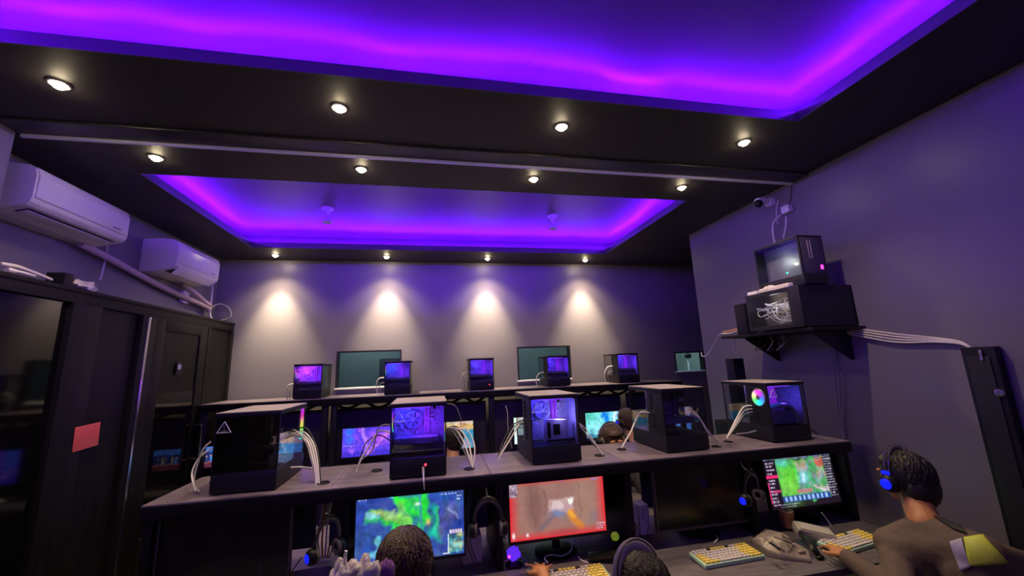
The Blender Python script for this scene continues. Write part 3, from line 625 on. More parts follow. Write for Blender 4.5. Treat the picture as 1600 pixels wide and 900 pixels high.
cx, z0, W_, H_ = mrect((557, 781), (724, 763), (556, 886), YM); monitor(cx, YM, z0, W_, H_+0.005, 'lit monitor with green and blue game map behind the bareheaded player', p_arena())
cx, z0, W_, H_ = mrect((795, 750), (941, 739), (801, 846), YM); monitor(cx, YM, z0-0.004, W_, H_, 'lit monitor with red bordered shooting game above the keyboard hand', p_red())
cx, z0, W_, H_ = mrect((1020, 731), (1162, 721), (1034, 829), YM); monitor(cx, YM, z0, W_, H_, 'switched off black monitor behind the yellow and white keyboard', None, tilt=0.03)
cx, z0, W_, H_ = mrect((1196, 715), (1301, 704), (1212, 797), YM); monitor(cx, YM, z0, W_, H_, 'lit monitor with streamed green game and side columns, rightmost front screen', p_stream(), tilt=-0.10)
monitor(-0.925, YM, 0.835, 0.535, 0.300, 'switched off black monitor at the left end of the front desk', None)
YK = 4.62
back = [(-1.55, p_blue, 'back row monitor seen through the leftmost front computer, sand and blue picture'), (-0.68, p_violet, 'back row monitor glowing violet and pink, left of the second front computer'), (0.19, p_desert, 'back row monitor with tan sky and teal ground in front of a seated player'),
        (1.155, p_doc, 'back row monitor with pale greenish page behind the third front computer'), (2.02, p_cyan, 'back row monitor glowing cyan, behind the two headset wearers'), (2.90, p_blue, 'back row monitor with yellow and blue picture, rightmost')]
for x, f, lab in back: monitor(x, YK, 0.865, 0.50, 0.285, lab, f(), group='monitors of the back row')
monitor(-2.09, YK, 0.875, 0.29, 0.19, 'added small monitor in the back left corner, reflected in the door, showing a blue and red game lobby', p_lobby())  # added screen that gives the door inset its lobby reflection

# ------------------------------------------------------------------ computers
def fan(parent, c, r, mtx, ringmat, name='fan'):
    T = Matrix.Translation(c) @ mtx
    f = MB().torus(r, r*0.10, T, 28, 6).lathe([(0, 0.006), (r*0.3, 0.006), (r*0.3, -0.006), (0, -0.006)], 16, T).build(name, M['pcpart'], parent)
    b = MB()
    for k in range(7):
        a = 2*PI*k/7; pts = []
        for s_, dz in ((0, -0.004), (1, 0.004)):
            for rr in (0.3, 0.6, 0.93): pts.append(T @ Vector((r*rr*math.cos(a+s_*0.6+rr*0.5), r*rr*math.sin(a+s_*0.6+rr*0.5), dz)))
        v = [b.bm.verts.new(q) for q in pts]
        for i in range(2): b.bm.faces.new((v[i], v[i+1], v[i+4], v[i+3]))
    b.build('blades', M['pcpart'], f)
    if ringmat: MB().torus(r*0.98, r*0.045, T @ Matrix.Translation((0, 0, -0.008)), 32, 6).build('light_ring', ringmat, f)
    return f
def rainbow(name, axis, s=3.0, off=0.0, cols=None):
    m = bpy.data.materials.new(name); m.use_nodes = True; nt = m.node_tree; b = nt.nodes['Principled BSDF']; b.inputs['Base Color'].default_value = (0.05, 0.05, 0.05, 1)
    tc = nt.nodes.new('ShaderNodeTexCoord'); sp = nt.nodes.new('ShaderNodeSeparateXYZ'); mr = nt.nodes.new('ShaderNodeMapRange'); r = nt.nodes.new('ShaderNodeValToRGB')
    nt.links.new(tc.outputs['Generated'], sp.inputs[0]); nt.links.new(sp.outputs[axis], mr.inputs[0]); nt.links.new(mr.outputs[0], r.inputs[0])
    cols = cols or [(0, .9, .9), (.1, 1, .2), (1, .8, .1), (1, .05, .5), (.5, .02, 1)]; cr = r.color_ramp
    while len(cr.elements) < len(cols): cr.elements.new(0.5)
    for i, c in enumerate(cols): cr.elements[i].position = i/(len(cols)-1); cr.elements[i].color = (*c, 1)
    nt.links.new(r.outputs[0], b.inputs['Emission Color']); b.inputs['Emission Strength'].default_value = s; return m
M['rainbow'] = rainbow('rainbow_light', 2, 2.2)
M['rainbow2'] = rainbow('rainbow_fan', 2, 1.6, cols=[(0, .5, .9), (.05, .9, .5), (.9, .9, .3), (1, .1, .6), (.2, .02, 1)])
M['magenta'] = emis('magenta_light', (0.42, 0.03, 0.9), 0.55)
M['violetbar'] = emis('violet_light', (0.30, 0.06, 1.0), 1.2)
def fanmat():
    m = bpy.data.materials.new('colour_wheel_fan'); m.use_nodes = True; nt = m.node_tree; b = nt.nodes['Principled BSDF']
    tc = nt.nodes.new('ShaderNodeTexCoord'); mp = nt.nodes.new('ShaderNodeMapping'); mp.inputs['Location'].default_value = (-.5, -.5, -.5); mp.inputs['Rotation'].default_value = (0, PI/2, 0)
    mp.vector_type = 'POINT'; g = nt.nodes.new('ShaderNodeTexGradient'); g.gradient_type = 'RADIAL'; r = nt.nodes.new('ShaderNodeValToRGB'); cr = r.color_ramp
    cols = [(.05, .1, 1), (0, .5, 1), (0, .8, .6), (.1, 1, .1), (1, .8, .4), (1, .05, .6), (.6, .02, 1), (.05, .1, 1)]
    while len(cr.elements) < len(cols): cr.elements.new(0.5)
    for i, c in enumerate(cols): cr.elements[i].position = i/(len(cols)-1); cr.elements[i].color = (*c, 1)
    sx = nt.nodes.new('ShaderNodeSeparateXYZ'); sb1 = nt.nodes.new('ShaderNodeMath'); sb1.operation = 'SUBTRACT'; sb1.inputs[1].default_value = .5; sb2 = nt.nodes.new('ShaderNodeMath'); sb2.operation = 'SUBTRACT'; sb2.inputs[1].default_value = .5
    cb = nt.nodes.new('ShaderNodeCombineXYZ'); nt.links.new(tc.outputs['Generated'], sx.inputs[0]); nt.links.new(sx.outputs[1], sb1.inputs[0]); nt.links.new(sx.outputs[2], sb2.inputs[0])
    nt.links.new(sb1.outputs[0], cb.inputs[0]); nt.links.new(sb2.outputs[0], cb.inputs[1]); nt.links.new(cb.outputs[0], g.inputs[0]); nt.links.new(g.outputs[0], r.inputs[0]); nt.links.new(r.outputs[0], b.inputs['Emission Color'])
    b.inputs['Emission Strength'].default_value = 1.3; b.inputs['Base Color'].default_value = (.1, .1, .1, 1); return m
M['wheel'] = fanmat()

def computer(x, y, z, lab, glow=(0.05, 0.04, 1.0), power=0.5, gpu=None, sticker=True, red=None, glass='pcglass', rgbfan=True, wheel=False, group=None, rear=True, topbar=None, rz=0.0, rbow=False, second=None, full=True):
    t = thing('desktop_computer', lab, 'computer', (x, y, z), rz, group); W, D, HH = 0.14, 0.20, 0.365
    # base with power supply, slightly wider than the glass box
    b = MB().box((-W, -D, 0.006), (W, D, 0.095), 0.004)
    for sx in (-1, 1):
        for sy in (-1, 1): b.box((sx*0.11-0.015, sy*0.16-0.02, 0), (sx*0.11+0.015, sy*0.16+0.02, 0.008))
    b.box((-W+0.012, -D-0.0015, 0.012), (W-0.012, -D+0.001, 0.085), 0.001); b.build('base', M['blackmt'], t)
    b = MB().box((-W-0.004, -D-0.004, HH-0.022), (W+0.004, D+0.004, HH-0.003), 0.002); b.build('top_frame', M['blackmt'], t)
    MB().box((-W-0.002, -D-0.002, HH-0.003), (W+0.002, D+0.002, HH), 0.001).build('top_cover', M['casetop'], t)
    for sx, sy in ((-1, -1), (1, -1), (-1, 1), (1, 1)):
        MB().box((sx*W-(0.006 if sx > 0 else 0), sy*D-(0.006 if sy > 0 else 0), 0.09), (sx*W+(0.006 if sx < 0 else 0), sy*D+(0.006 if sy < 0 else 0), HH-0.02)).build('corner_post', M['blackmt'], t)
    # rear panel with ports on the left face, near half
    rp = MB().box((-W, -D+0.008, 0.095), (-W+0.006, -D+0.175, HH-0.02), 0.001)
    for k in range(5): rp.box((-W-0.004, -D+0.10, 0.12+k*0.02), (-W+0.001, -D+0.165, 0.132+k*0.02), 0.001)
    for k in range(4): rp.box((-W-0.006, -D+0.12, 0.235+k*0.026), (-W+0.001, -D+0.15, 0.252+k*0.026), 0.002)
    rp.build('rear_panel', M['blackmt'], t)
    MB().box((-W-0.002, -D+0.175, 0.10), (-W+0.004, -D+0.19, HH-0.022), 0.001).build('metal_strip', M['metal'], t)
    g = M[glass]
    MB().box((-W+0.006, -D-0.001, 0.097), (W-0.006, -D+0.003, HH-0.022)).build('side_glass', g, t, smooth=False)
    MB().box((W-0.004, -D+0.008, 0.097), (W, D-0.006, HH-0.022)).build('front_glass', M['clear'], t, smooth=False)
    MB().box((-W, -D+0.20, 0.097), (-W+0.004, D-0.006, HH-0.022)).build('chamber_glass', g, t, smooth=False)
    # internals
    if power > 0.05 and full: MB().box((W-0.014, -D+0.02, 0.10), (W-0.010, -D+0.17, HH-0.03), 0.001).build('glow_catcher', M['pcb'], t)  # panel added in lit cases to catch the blue glow
    mb = MB().box((-W+0.006, -D+0.17, 0.10), (W-(0.012 if (power > 0.05 and full) else 0.10), -D+0.178, HH-0.024)); random.seed(int(x*100)+7)
    for k in range(16):
        u, v = random.uniform(-W+0.02, 0.01 if not full else 0.09), random.uniform(0.17, HH-0.05); mb.box((u, -D+0.155, v), (u+random.uniform(.008, .03), -D+0.171, v+random.uniform(.008, .03)), 0.001)
    mb.build('motherboard', M['pcb'], t)
    fan(t, (-0.035, -D+0.145, 0.265), 0.043, Matrix.Rotation(PI/2, 4, 'X'), None, 'cpu_cooler')
    b = MB()
    for k in range(2): b.box((0.025+k*0.02, -D+0.135, 0.19), (0.031+k*0.02, -D+0.17, 0.325), 0.001)
    b.build('memory_sticks', M['magenta'] if power > 0.05 else M['pcpart'], t)
    if gpu == 'white':
        b = MB().box((-0.06, -D+0.05, 0.105), (0.075, -D+0.075, 0.225), 0.008, Matrix.Rotation(0.06, 4, 'Y')); b.build('graphics_card', M['whitegpu'], t, label='white graphics card')
        b = MB().box((-0.035, -D+0.046, 0.125), (-0.015, -D+0.052, 0.21), 0.002).box((0.0, -D+0.046, 0.14), (0.04, -D+0.052, 0.20), 0.004); b.box((-0.04, -D+0.03, 0.108), (0.12, -D+0.09, 0.118), 0.002); b.build('card_bracket', M['blackpl'], t)
    elif gpu == 'arch':
        MB().tube([(-0.10, -D+0.06, 0.11), (-0.09, -D+0.06, 0.195), (-0.02, -D+0.06, 0.215), (0.05, -D+0.06, 0.205), (0.085, -D+0.06, 0.17), (0.09, -D+0.06, 0.11)], 0.016, 8, scale=(1, 2)).box((-0.09, -D+0.04, 0.10), (0.08, -D+0.09, 0.185), 0.01).build('graphics_card', M['pcpart'], t)
    else:
        MB().box((-W+0.012, -D+0.05, 0.150), (0.10, -D+0.165, 0.186), 0.008).box((-0.02, -D+0.046, 0.156), (0.06, -D+0.052, 0.160), 0.001).build('graphics_card', M['pcpart'], t)
    if power > 0.05:
        if topbar is None: topbar = M['violetbar']
        MB().box((-0.11, -D+0.03, HH-0.030), (0.06, -D+0.04, HH-0.024), 0.001).build('light_bar', topbar, t)
        light('case_glow', 'POINT', (-0.06, -D+0.07, 0.30), power, glow, t, shadow_soft_size=0.02)
        light('case_glow', 'POINT', (0.04, -D+0.06, 0.24), power*0.6, second or (0.22, 0.03, 1.0), t, shadow_soft_size=0.02)
        if rgbfan and not wheel:
            fan(t, (-W+0.014, -D+0.09, 0.265), 0.050, Matrix.Rotation(PI/2, 4, 'Y'), M['rainbow'], 'rear_fan')
    if wheel:
        f = fan(t, (-W-0.003, -D+0.072, 0.270), 0.052, Matrix.Rotation(PI/2, 4, 'Y'), None, 'rear_fan')
        b = MB().lathe([(0.014, 0), (0.047, 0), (0.050, -0.004), (0.014, -0.004)], 28, Matrix.Translation((-W-0.004, -D+0.072, 0.270)) @ Matrix.Rotation(PI/2, 4, 'Y')); b.build('light_disc', M['wheel'], f)
    if rbow: MB().box((W-0.012, D-0.05, 0.17), (W-0.006, D-0.012, HH-0.03), 0.001).build('rainbow_strip', M['rainbow'], t)  # emissive rainbow strip added at the rear right edge
    if red is not None: MB().lathe([(0, -0.003), (0.005, -0.002), (0.006, 0)], 12, Matrix.Translation((red, -D-0.002, 0.060)) @ Matrix.Rotation(PI/2, 4, 'X')).lathe([(0, 0.003), (0.005, 0.002), (0.006, 0)], 12, Matrix.Translation((red, -D-0.002, 0.060)) @ Matrix.Rotation(PI/2, 4, 'X')).build('power_button', M['redlight'], t)
    if sticker:
        s = 0.047; cx_, cz_ = -W+0.040, HH-0.072
        P3 = [(cx_-s*.62, cz_-s*.38), (cx_+s*.62, cz_-s*.38), (cx_, cz_+s*.68)]
        b = MB()
        for k in range(3):
            a_, c_ = P3[k], P3[(k+1) % 3]; b.tube([(a_[0], -D-0.003, a_[1]), (c_[0], -D-0.003, c_[1])], 0.0022, 6, smooth=False)
            b.ell((a_[0], -D-0.003, a_[1]), (0.0022,)*3, seg=8, rings=6)
        st = b.build('warning_sticker', M['sticker'], t, label='white outlined warning triangle')
        MB().tube([(cx_+.002, -D-0.003, cz_+.018), (cx_-.003, -D-0.003, cz_+.004), (cx_+.003, -D-0.003, cz_+.003), (cx_-.001, -D-0.003, cz_-.008)], 0.0012, 5, smooth=False).tube([(cx_-.012, -D-0.003, cz_-.010), (cx_+.012, -D-0.003, cz_-.010)], 0.0012, 5, smooth=False).build('bolt_mark', M['jacketgrey'], st)
    return t
yc = 2.185+0.20
G1 = 'glass sided computers on the front shelf'
computer(-0.867, yc, ZS, 'unlit black glass computer at the left end of the front shelf', power=0.0, glass='pcglass_dark', rbow=True, group=G1)
computer(-0.072, yc-0.01, ZS, 'blue and violet lit computer with white plug and red button, second on the front shelf', power=0.55, red=0.035, group=G1)
computer(0.667, yc+0.02, ZS, 'violet lit computer holding white graphics card, centre of the front shelf', power=0.45, gpu='white', second=(0.38, 0.30, 1.0), group=G1, rgbfan=False)
computer(1.470, yc+0.02, ZS, 'unlit open sided computer with visible ports, fourth on the front shelf', power=0.0, sticker=False, group=G1, glass='pcglass')
computer(2.215, yc+0.035, ZS, 'computer with colour wheel fan and blue glow at the right end of the front shelf', power=0.14, gpu='arch', wheel=True, group=G1, glow=(0.05, 0.15, 1.0), second=(0.15, 0.05, 1.0))
G2 = 'glowing computers on the back shelf'
bl = [(-1.312, 'brightest violet and pink lit computer, leftmost on the back shelf', 0.75, (0.55, 0.05, 1.0), None), (-0.388, 'blue lit computer overlapping the left back window', 0.5, (0.05, 0.08, 1.0), None),
      (0.557, 'blue violet computer with red button between both large back windows', 0.5, (0.1, 0.05, 1.0), 0.085), (1.487, 'blue violet computer in front of the middle back window', 0.4, (0.1, 0.04, 1.0), None), (2.40, 'half lit blue computer, rightmost on the back shelf', 0.35, (0.1, 0.06, 1.0), None)]
for x, lab, pw, gl, rd in bl: computer(x, 4.66+0.20, ZB, lab, glow=gl, power=pw, sticker=False, red=rd, group=G2, second=(0.2, 0.03, 1.0))

# ------------------------------------------------------------------ cables on the shelves
def cable(pts, r, m, lab, name='cable', grp=None, n=8):
    if not isinstance(r, list): r = r*0.85
    o = MB().tube(pts, r, n).build(name, M[m]); tag(o, lab, 'cable', grp); return o
def on(px, py, Y): return at(px, py, Y=Y)
L1 = 'white and pale cables curving from the leftmost front computer into the shelf'
for k, (dx, m, r) in enumerate(((0, 'cablewhite', .0055), (5, 'cablewhite', .005), (10, 'cablewhite', .005), (-4, 'cablegrey', .004), (14, 'cableblack', .004))):
    cable([on(446+dx*.3, 686-k*2, 2.42), on(462+dx, 680-k*3, 2.40), on(480+dx*.8, 690, 2.36), on(488+dx*.7, 715, 2.30), on(493+dx*.5, 740, 2.26), on(494+dx*.5, 757, 2.235)], r, m, L1, grp='cables right of the leftmost front computer')
cable([on(446, 731, 2.38), on(470, 730, 2.38), on(488, 732, 2.36)], .006, 'cablewhite', 'short white plug cable low on the right of the leftmost front computer')
cable([on(312, 770, 2.25), on(303, 750, 2.3), on(316, 705, 2.35), on(330, 690, 2.38)], .005, 'cablegrey', 'grey cable rising on the left of the leftmost front computer')
cable([on(306, 768, 2.25), on(300, 740, 2.32), on(312, 715, 2.35), on(332, 700, 2.38)], .005, 'cablewhite', 'white cable rising on the left of the leftmost front computer')
for k, (m, r, d) in enumerate((('cableblack', .004, 0), ('cablewhite', .005, 6), ('cablegrey', .004, 12))):
    cable([on(612, 690-d*2.2, 2.34), on(592, 680-d, 2.36), on(572+d*.8, 692+d, 2.34), on(562+d*.3, 718, 2.30), on(557, 738, 2.27)], r, m, 'thin cables dropping left of the second front computer', grp='cables left of the second front computer')
for k, (m, r, d) in enumerate((('cablewhite', .005, 0), ('cablewhite', .0055, 7), ('cablewhite', .004, 16), ('cablegrey', .004, -6))):
    cable([on(699, 668, 2.36), on(712+d, 672, 2.36), on(724+d, 690, 2.32), on(732+d*.6, 712, 2.27), on(738, 731, 2.24)], r, m, 'white cables dropping right of the second front computer', grp='cables right of the second front computer')
cable([on(698, 630, 2.4), on(711, 634, 2.4), on(718, 648, 2.4), on(720, 662, 2.4), on(716, 690, 2.38)], .0025, 'cablegrey', 'thin grey wire arching beside the top of the second front computer')
for k, (m, r, d) in enumerate((('cablegrey', .004, 0), ('cablewhite', .005, 5), ('cableblack', .004, -5))):
    cable([on(821, 660+d, 2.42), on(806+d, 664, 2.40), on(794+d, 684, 2.36), on(784+d*.5, 704, 2.32), on(778, 718, 2.29)], r, m, 'grey and white cables dropping left of the third front computer', grp='cables left of the third front computer')
cable([on(800, 700, 2.42), on(794, 670, 2.45), on(793, 645, 2.48), on(790, 634, 2.5)], .003, 'cablegrey', 'thin upright wire left of the third front computer')
for k, (m, r, d) in enumerate((('cablewhite', .005, 0), ('cablewhite', .004, 4), ('cableblack', .004, -4))):
    cable([on(900, 658, 2.36), on(913+d*.5, 674-d, 2.36), on(924, 688-d, 2.33), on(936, 702, 2.3), on(942, 711, 2.28)], r, m, 'cables dropping right of the third front computer', grp='cables right of the third front computer')
for k, (m, r, d) in enumerate((('cablewhite', .006, 0), ('cablegrey', .004, 5))):
    cable([on(1014, 645+d, 2.36), on(1000-d, 645, 2.37), on(991, 662, 2.36), on(985, 676, 2.34), on(971, 700, 2.30)], r, m, 'pale cable looping left of the fourth front computer', grp='cables left of the fourth front computer')
for k, (m, r, d) in enumerate((('cablewhite', .005, 0), ('cablewhite', .005, 5), ('cablegrey', .004, 9))):
    cable([on(1078, 638+d, 2.16), on(1092+d*.4, 652+d*.6, 2.155), on(1105, 672+d*.5, 2.155), on(1116, 685, 2.17), on(1124, 697, 2.19)], r, m, 'white cables dropping right of the fourth front computer', grp='cables right of the fourth front computer')
for k, (m, r, d) in enumerate((('cablewhite', .006, 0), ('cablewhite', .005, 5), ('cablegrey', .005, 10), ('cableblack', .004, 14))):
    cable([on(1176, 634+d, 2.36), on(1162+d*.4, 636+d, 2.38), on(1152+d*.7, 652, 2.36), on(1143+d*.4, 670, 2.32), on(1135, 686, 2.27)], r, m, 'pale cables dropping left of the rightmost front computer', grp='cables left of the rightmost front computer')
cable([on(1150, 678, 2.4), on(1165, 677, 2.36), on(1182, 673, 2.33)], .005, 'cablegrey', 'grey cable lying low beside the rightmost front computer')
cable([on(1260, 668, 2.4), on(1270, 673, 2.4), on(1280, 682, 2.38)], .005, 'cableblack', 'black cable right of the rightmost front computer')
cable([on(661, 729, 2.168), on(661.5, 740, 2.155), on(662, 752, 2.105), on(663, 765, 2.11)], [.0055, .0055, .0035, .003, .003], 'cablewhite', 'white plug cable hanging from the base of the second front computer')
random.seed(2)
for i, (px, py) in enumerate(((459, 600), (600, 590), (733, 582), (850, 582), (957, 572))):
    lab = 'pale loop of cable left of a glowing computer on the back shelf'
    cable([on(px, py, 4.80), on(px-8, py+2, 4.80), on(px-12, py+12, 4.80), on(px-10, py+24, 4.80)], .008, 'cablewhite', lab, grp='cable loops left of the back computers')
    cable([on(px, py+8, 4.82), on(px-6, py+10, 4.82), on(px-7, py+20, 4.82), on(px-3, py+30, 4.82)], .005, 'cablegrey', 'grey loop of cable left of a glowing computer on the back shelf', grp='grey cable loops left of the back computers')
# cables added where lit gaps in the backboard show behind the front monitors
for k in range(5):
    x = -0.595+k*0.011
    cable([(x, 2.53+0.01*(k % 2), 1.17), (x+0.004*(k-2), 2.54, 1.0), (x+0.01*(k-2), 2.54, 0.85), (x, 2.53, 0.76)], .0055, ['cablewhite', 'cableorange', 'cablewhite', 'cableorange', 'cablewhite'][k], 'added white or orange cable standing for a lit gap behind the leftmost hanging headphones', grp='added cable run behind the leftmost headphones')
for k in range(4):
    x = 0.375+k*0.011
    cable([(x, 2.50, 1.17), (x+0.006*(k-1), 2.50, 1.0), (x-0.004*k, 2.50, 0.88), (x, 2.49, 0.76)], .0055, ['cablewhite', 'cableorange', 'cablewhite', 'cablegrey'][k], 'added pale cable standing for a lit gap left of the red game monitor', grp='added cable run left of the red game monitor')
cable([on(893, 840, 2.19), on(893, 858, 2.18), on(880, 868, 2.17), on(860, 867, 2.16), on(851, 872, 2.15), on(856, 880, 2.13)], .0035, 'cableblue', 'pale blue cable curling below the red game monitor')
cable([on(903, 870, 2.17), on(910, 876, 2.14), on(920, 880, 2.11)], .004, 'cablewhite', 'white cable end above the nearest keyboard')
cable([on(1118, 836, 2.20), on(1121, 842, 2.15), on(1116, 848, 2.13)], .0035, 'cablewhite', 'white cable plugged into the middle yellow and white keyboard')

# ------------------------------------------------------------------ headphones
def headphones(loc, rx, ry, rz, lab, glow='L', band='blackpl', s=1.0, arc_w=0.088, arc_h=0.10, double=True, mic=False, thick=0.010, bandm='hpgrey', two=False):
    """origin at the middle between the ear cups, cups at +-x, band arching +z"""
    t = thing('headphones', lab, 'headphones', loc); t.rotation_euler = (rx, ry, rz); t.scale = (s, s, s)
    def arcp(w_, h_, dy, n=12): return [(-w_*math.cos(PI*i/n), dy, 0.015+h_*math.sin(PI*i/n)**0.85) for i in range(n+1)]
    MB().tube(arcp(arc_w*0.97, arc_h*0.92, 0), thick, 8, smooth=False, scale=(1.6, 0.35)).build('headband', M[bandm], t)
    for dy in ((-0.009, 0.009) if double else (0,)): MB().tube(arcp(arc_w+0.004, arc_h+0.010, dy), 0.0028, 6, smooth=False).build('arch_wire', M[band], t)
    for sx, nm in ((-1, 'L'), (1, 'R')):
        R_ = Matrix.Translation((sx*arc_w, 0, -0.01)) @ Matrix.Rotation(sx*PI/2, 4, 'Y')
        c = MB().lathe([(0, 0.034), (0.024, 0.032), (0.036, 0.022), (0.041, 0.008), (0.041, -0.002), (0, -0.002)], 24, R_).build('ear_cup', M['blackpl'], t)
        MB().torus(0.030, 0.012, R_ @ Matrix.Translation((0, 0, -0.010)), 26, 8).build('cushion', M['cushion'], c)
        if nm == glow or glow == 'B':
            MB().lathe([(0, 0.037), (0.018, 0.0355), (0.025, 0.031), (0.025, 0.029), (0, 0.03)], 20, R_).build('light_disc', M['blueglow'], c)
            if two: MB().box((sx*(arc_w+.012), -.016, .030), (sx*(arc_w+.020), .016, .046), .003).build('upper_light', M['blueglow'], t)
        MB().box((sx*arc_w-0.004, -0.010, 0.01), (sx*arc_w+0.010, 0.010, 0.045), 0.003).build('slider', M['blackmt'], t)
    if mic: MB().tube([(-arc_w-0.01, 0.02, -0.01), (-arc_w, 0.07, -0.04), (-arc_w+0.03, 0.10, -0.055)], 0.003, 6).build('microphone', M['blackpl'], t)
    return t
def hook(x, lab):
    h = MB().tube([(x, 2.13, ZS-0.055), (x, 2.10, ZS-0.09), (x, 2.06, ZS-0.095), (x, 2.045, ZS-0.08)], 0.005, 8).build('hook', M['blackmt']); tag(h, lab, 'hook')
p = at(503, 855, Y=2.07); headphones((-0.465, 2.07, 0.975), 0.15, 0.0, 0.75, 'black hanging headphones with one blue lit ear cup, beside the left monitor', 'L', s=.82, arc_w=.072, arc_h=.15, thick=.006, bandm='cushion'); hook(-0.465, 'black hook holding the leftmost hanging headphones')
headphones((0.262, 2.07, 0.985), 0.1, 0, -0.1, 'unlit black headphones hanging between the two game monitors', None, s=.80, arc_h=.15, thick=.006, bandm='cushion'); hook(0.262, 'black hook between the two game monitors')
headphones((1.735, 2.07, 0.985), 0.1, 0, 0.35, 'black headphones with blue light hanging beside the right switched off monitor', 'L', s=.80, arc_h=.14, thick=.006, bandm='cushion'); hook(1.735, 'black hook beside the right switched off monitor')
cable([(-0.56, 2.06, 0.96), (-0.62, 2.05, 0.88), (-0.66, 2.06, 0.84), (-0.72, 2.07, 0.87), (-0.735, 2.08, 0.95)], .003, 'cableblack', 'black headphone cable looping beside the left monitor')
for px_, z1 in ((0.20, 1.12), (0.185, 1.10)): cable([(px_, 2.14, z1+.04), (px_-.03, 2.12, 1.02), (px_-.02, 2.12, 0.9), (px_+.03, 2.14, 0.765)], .003, 'cableblack', 'black cable hanging beside the middle headphones', grp='cables beside the middle headphones')

# ------------------------------------------------------------------ keyboards
def keymesh(nm, wx, dy=0.0155, h=0.009):
    b = MB(); v = []
    for z, k in ((0, 1.0), (h, 0.78)):
        for sx, sy in ((-1, -1), (1, -1), (1, 1), (-1, 1)): v.append(b.bm.verts.new((sx*(wx/2-(0.0018 if z else 0)), sy*dy/2*k, z)))
    for f in ((3, 2, 1, 0), (4, 5, 6, 7), (0, 1, 5, 4), (1, 2, 6, 5), (2, 3, 7, 6), (3, 0, 4, 7)): b.bm.faces.new([v[i] for i in f])
    me = bpy.data.meshes.new(nm); bmesh.ops.recalc_face_normals(b.bm, faces=b.bm.faces); b.bm.to_mesh(me); b.bm.free(); return me
KM = {}
def keyboard(loc, rz, lab, scale=1.0, tilt=0.07):
    t = thing('keyboard', lab, 'keyboard', loc, rz, 'mechanical keyboards on the front desk'); t.rotation_euler = (tilt, 0, rz); t.scale = (scale,)*3
    W, D = 0.345, 0.125
    MB().box((-W/2, -D/2, 0.0), (W/2, D/2, 0.019), 0.005).build('case', M['mint'], t)
    rows = [[1]*15, [1]*13+[2], [1.5]+[1]*12+[1.5], [1.75]+[1]*11+[2.25], [2.25]+[1]*10+[1.75, 1], [1.25, 1.25, 1.25, 6.25, 1, 1, 1, 1, 1]]
    u = 0.0212
    for j, r in enumerate(rows):
        tot = sum(r); uu = (W-0.02)/tot; x = -W/2+0.01
        for i, w_ in enumerate(r):
            cw = w_*uu; yel = (w_ > 1.2 and w_ < 6) or i >= len(r)-3 or (j == 0 and 4 < i < 9)
            m = 'keyK' if (j == 0 and i in (4, 9)) else ('keyY' if yel else 'keyW')
            key = (round(cw, 4), m)
            if key not in KM: me = keymesh('keycap', cw-0.0025, 0.0165); me.materials.append(M[m]); KM[key] = me
            o = bpy.data.objects.new('keycap', KM[key]); COL.objects.link(o); o.parent = t; o.location = (x+cw/2, D/2-0.0135-j*0.0195, 0.018); x += cw
    return t
p = at(1135, 868, Z=ZD+0.015); keyboard((p.x, p.y, ZD+0.005), 0.03, 'yellow and white mint cased keyboard in front of the switched off monitor')
p = at(905, 893, Z=ZD+0.015); keyboard((p.x-0.05, p.y-0.045, ZD+0.005), -0.02, 'yellow and white keyboard under the orange lit hand with painted nails')
p = at(1325, 848, Z=ZD+0.015); keyboard((p.x+0.02, p.y, ZD+0.005), 0.16, 'yellow and white keyboard under the hand of the jacket wearing player')
keyboard((-0.70, 2.30, ZD+0.005), 0.05, 'pale keyboard behind the left switched off monitor with green lit edge', 1.0)

# ------------------------------------------------------------------ desk clutter
# tall drink
p = at(1204, 838, Z=ZD)
t = thing('drinking_glass', 'glass of orange brown iced tea below the rightmost lit monitor', 'glass', (2.03, 2.17, ZD))
MB().lathe([(0, 0.004), (0.030, 0.004), (0.033, 0), (0.036, 0.0), (0.043, 0.135), (0.041, 0.135), (0.034, 0.012), (0, 0.012)], 28).build('glass_wall', M['cup'], t)
MB().lathe([(0, 0.013), (0.033, 0.013), (0.0395, 0.10), (0, 0.10)], 28).build('drink', M['drink'], t)
MB().box((-0.018, -0.014, 0.095), (0.006, 0.012, 0.116), 0.004).box((0.004, 0.0, 0.092), (0.026, 0.022, 0.112), 0.004).build('ice', M['clear'], t)
# grey-brown moulded clamshell
def wedge_obj(name, pts, zt, zb, m, parent, bev=0.008):
    """outline pts (x, y, ztop) seen from above, bottom at zb"""
    b = MB(); top = [b.bm.verts.new((x, y, z)) for x, y, z in pts]; bot = [b.bm.verts.new((x, y, zb)) for x, y, z in pts]
    n = len(pts); c = b.bm.verts.new((sum(p[0] for p in pts)/n, sum(p[1] for p in pts)/n, max(p[2] for p in pts)*zt))
    for i in range(n): b.bm.faces.new((top[i], top[(i+1) % n], c)); b.bm.faces.new((top[i], bot[i], bot[(i+1) % n], top[(i+1) % n]))
    b.bm.faces.new(bot[::-1]); bmesh.ops.bevel(b.bm, geom=list(b.bm.edges), offset=bev, segments=2, affect='EDGES', clamp_overlap=True)
    return b.build(name, m, parent)
a = [at(1174, 842, Z=ZD+.05), at(1196, 826, Z=ZD+.08), at(1222, 832, Z=ZD+.08), at(1240, 846, Z=ZD+.06), at(1262, 858, Z=ZD+.03), at(1268, 876, Z=ZD+.012), at(1222, 868, Z=ZD+.02), at(1200, 860, Z=ZD+.03)]
c0 = Vector((sum(p.x for p in a)/8, sum(p.y for p in a)/8, ZD))
t = thing('plastic_casing', 'grey brown moulded plastic casing with a dark slot between the two right keyboards', 'casing', c0)
wedge_obj('shell', [tuple(p-c0) for p in a], 1.0, 0.0, M['plasticgrey'], t, 0.006)
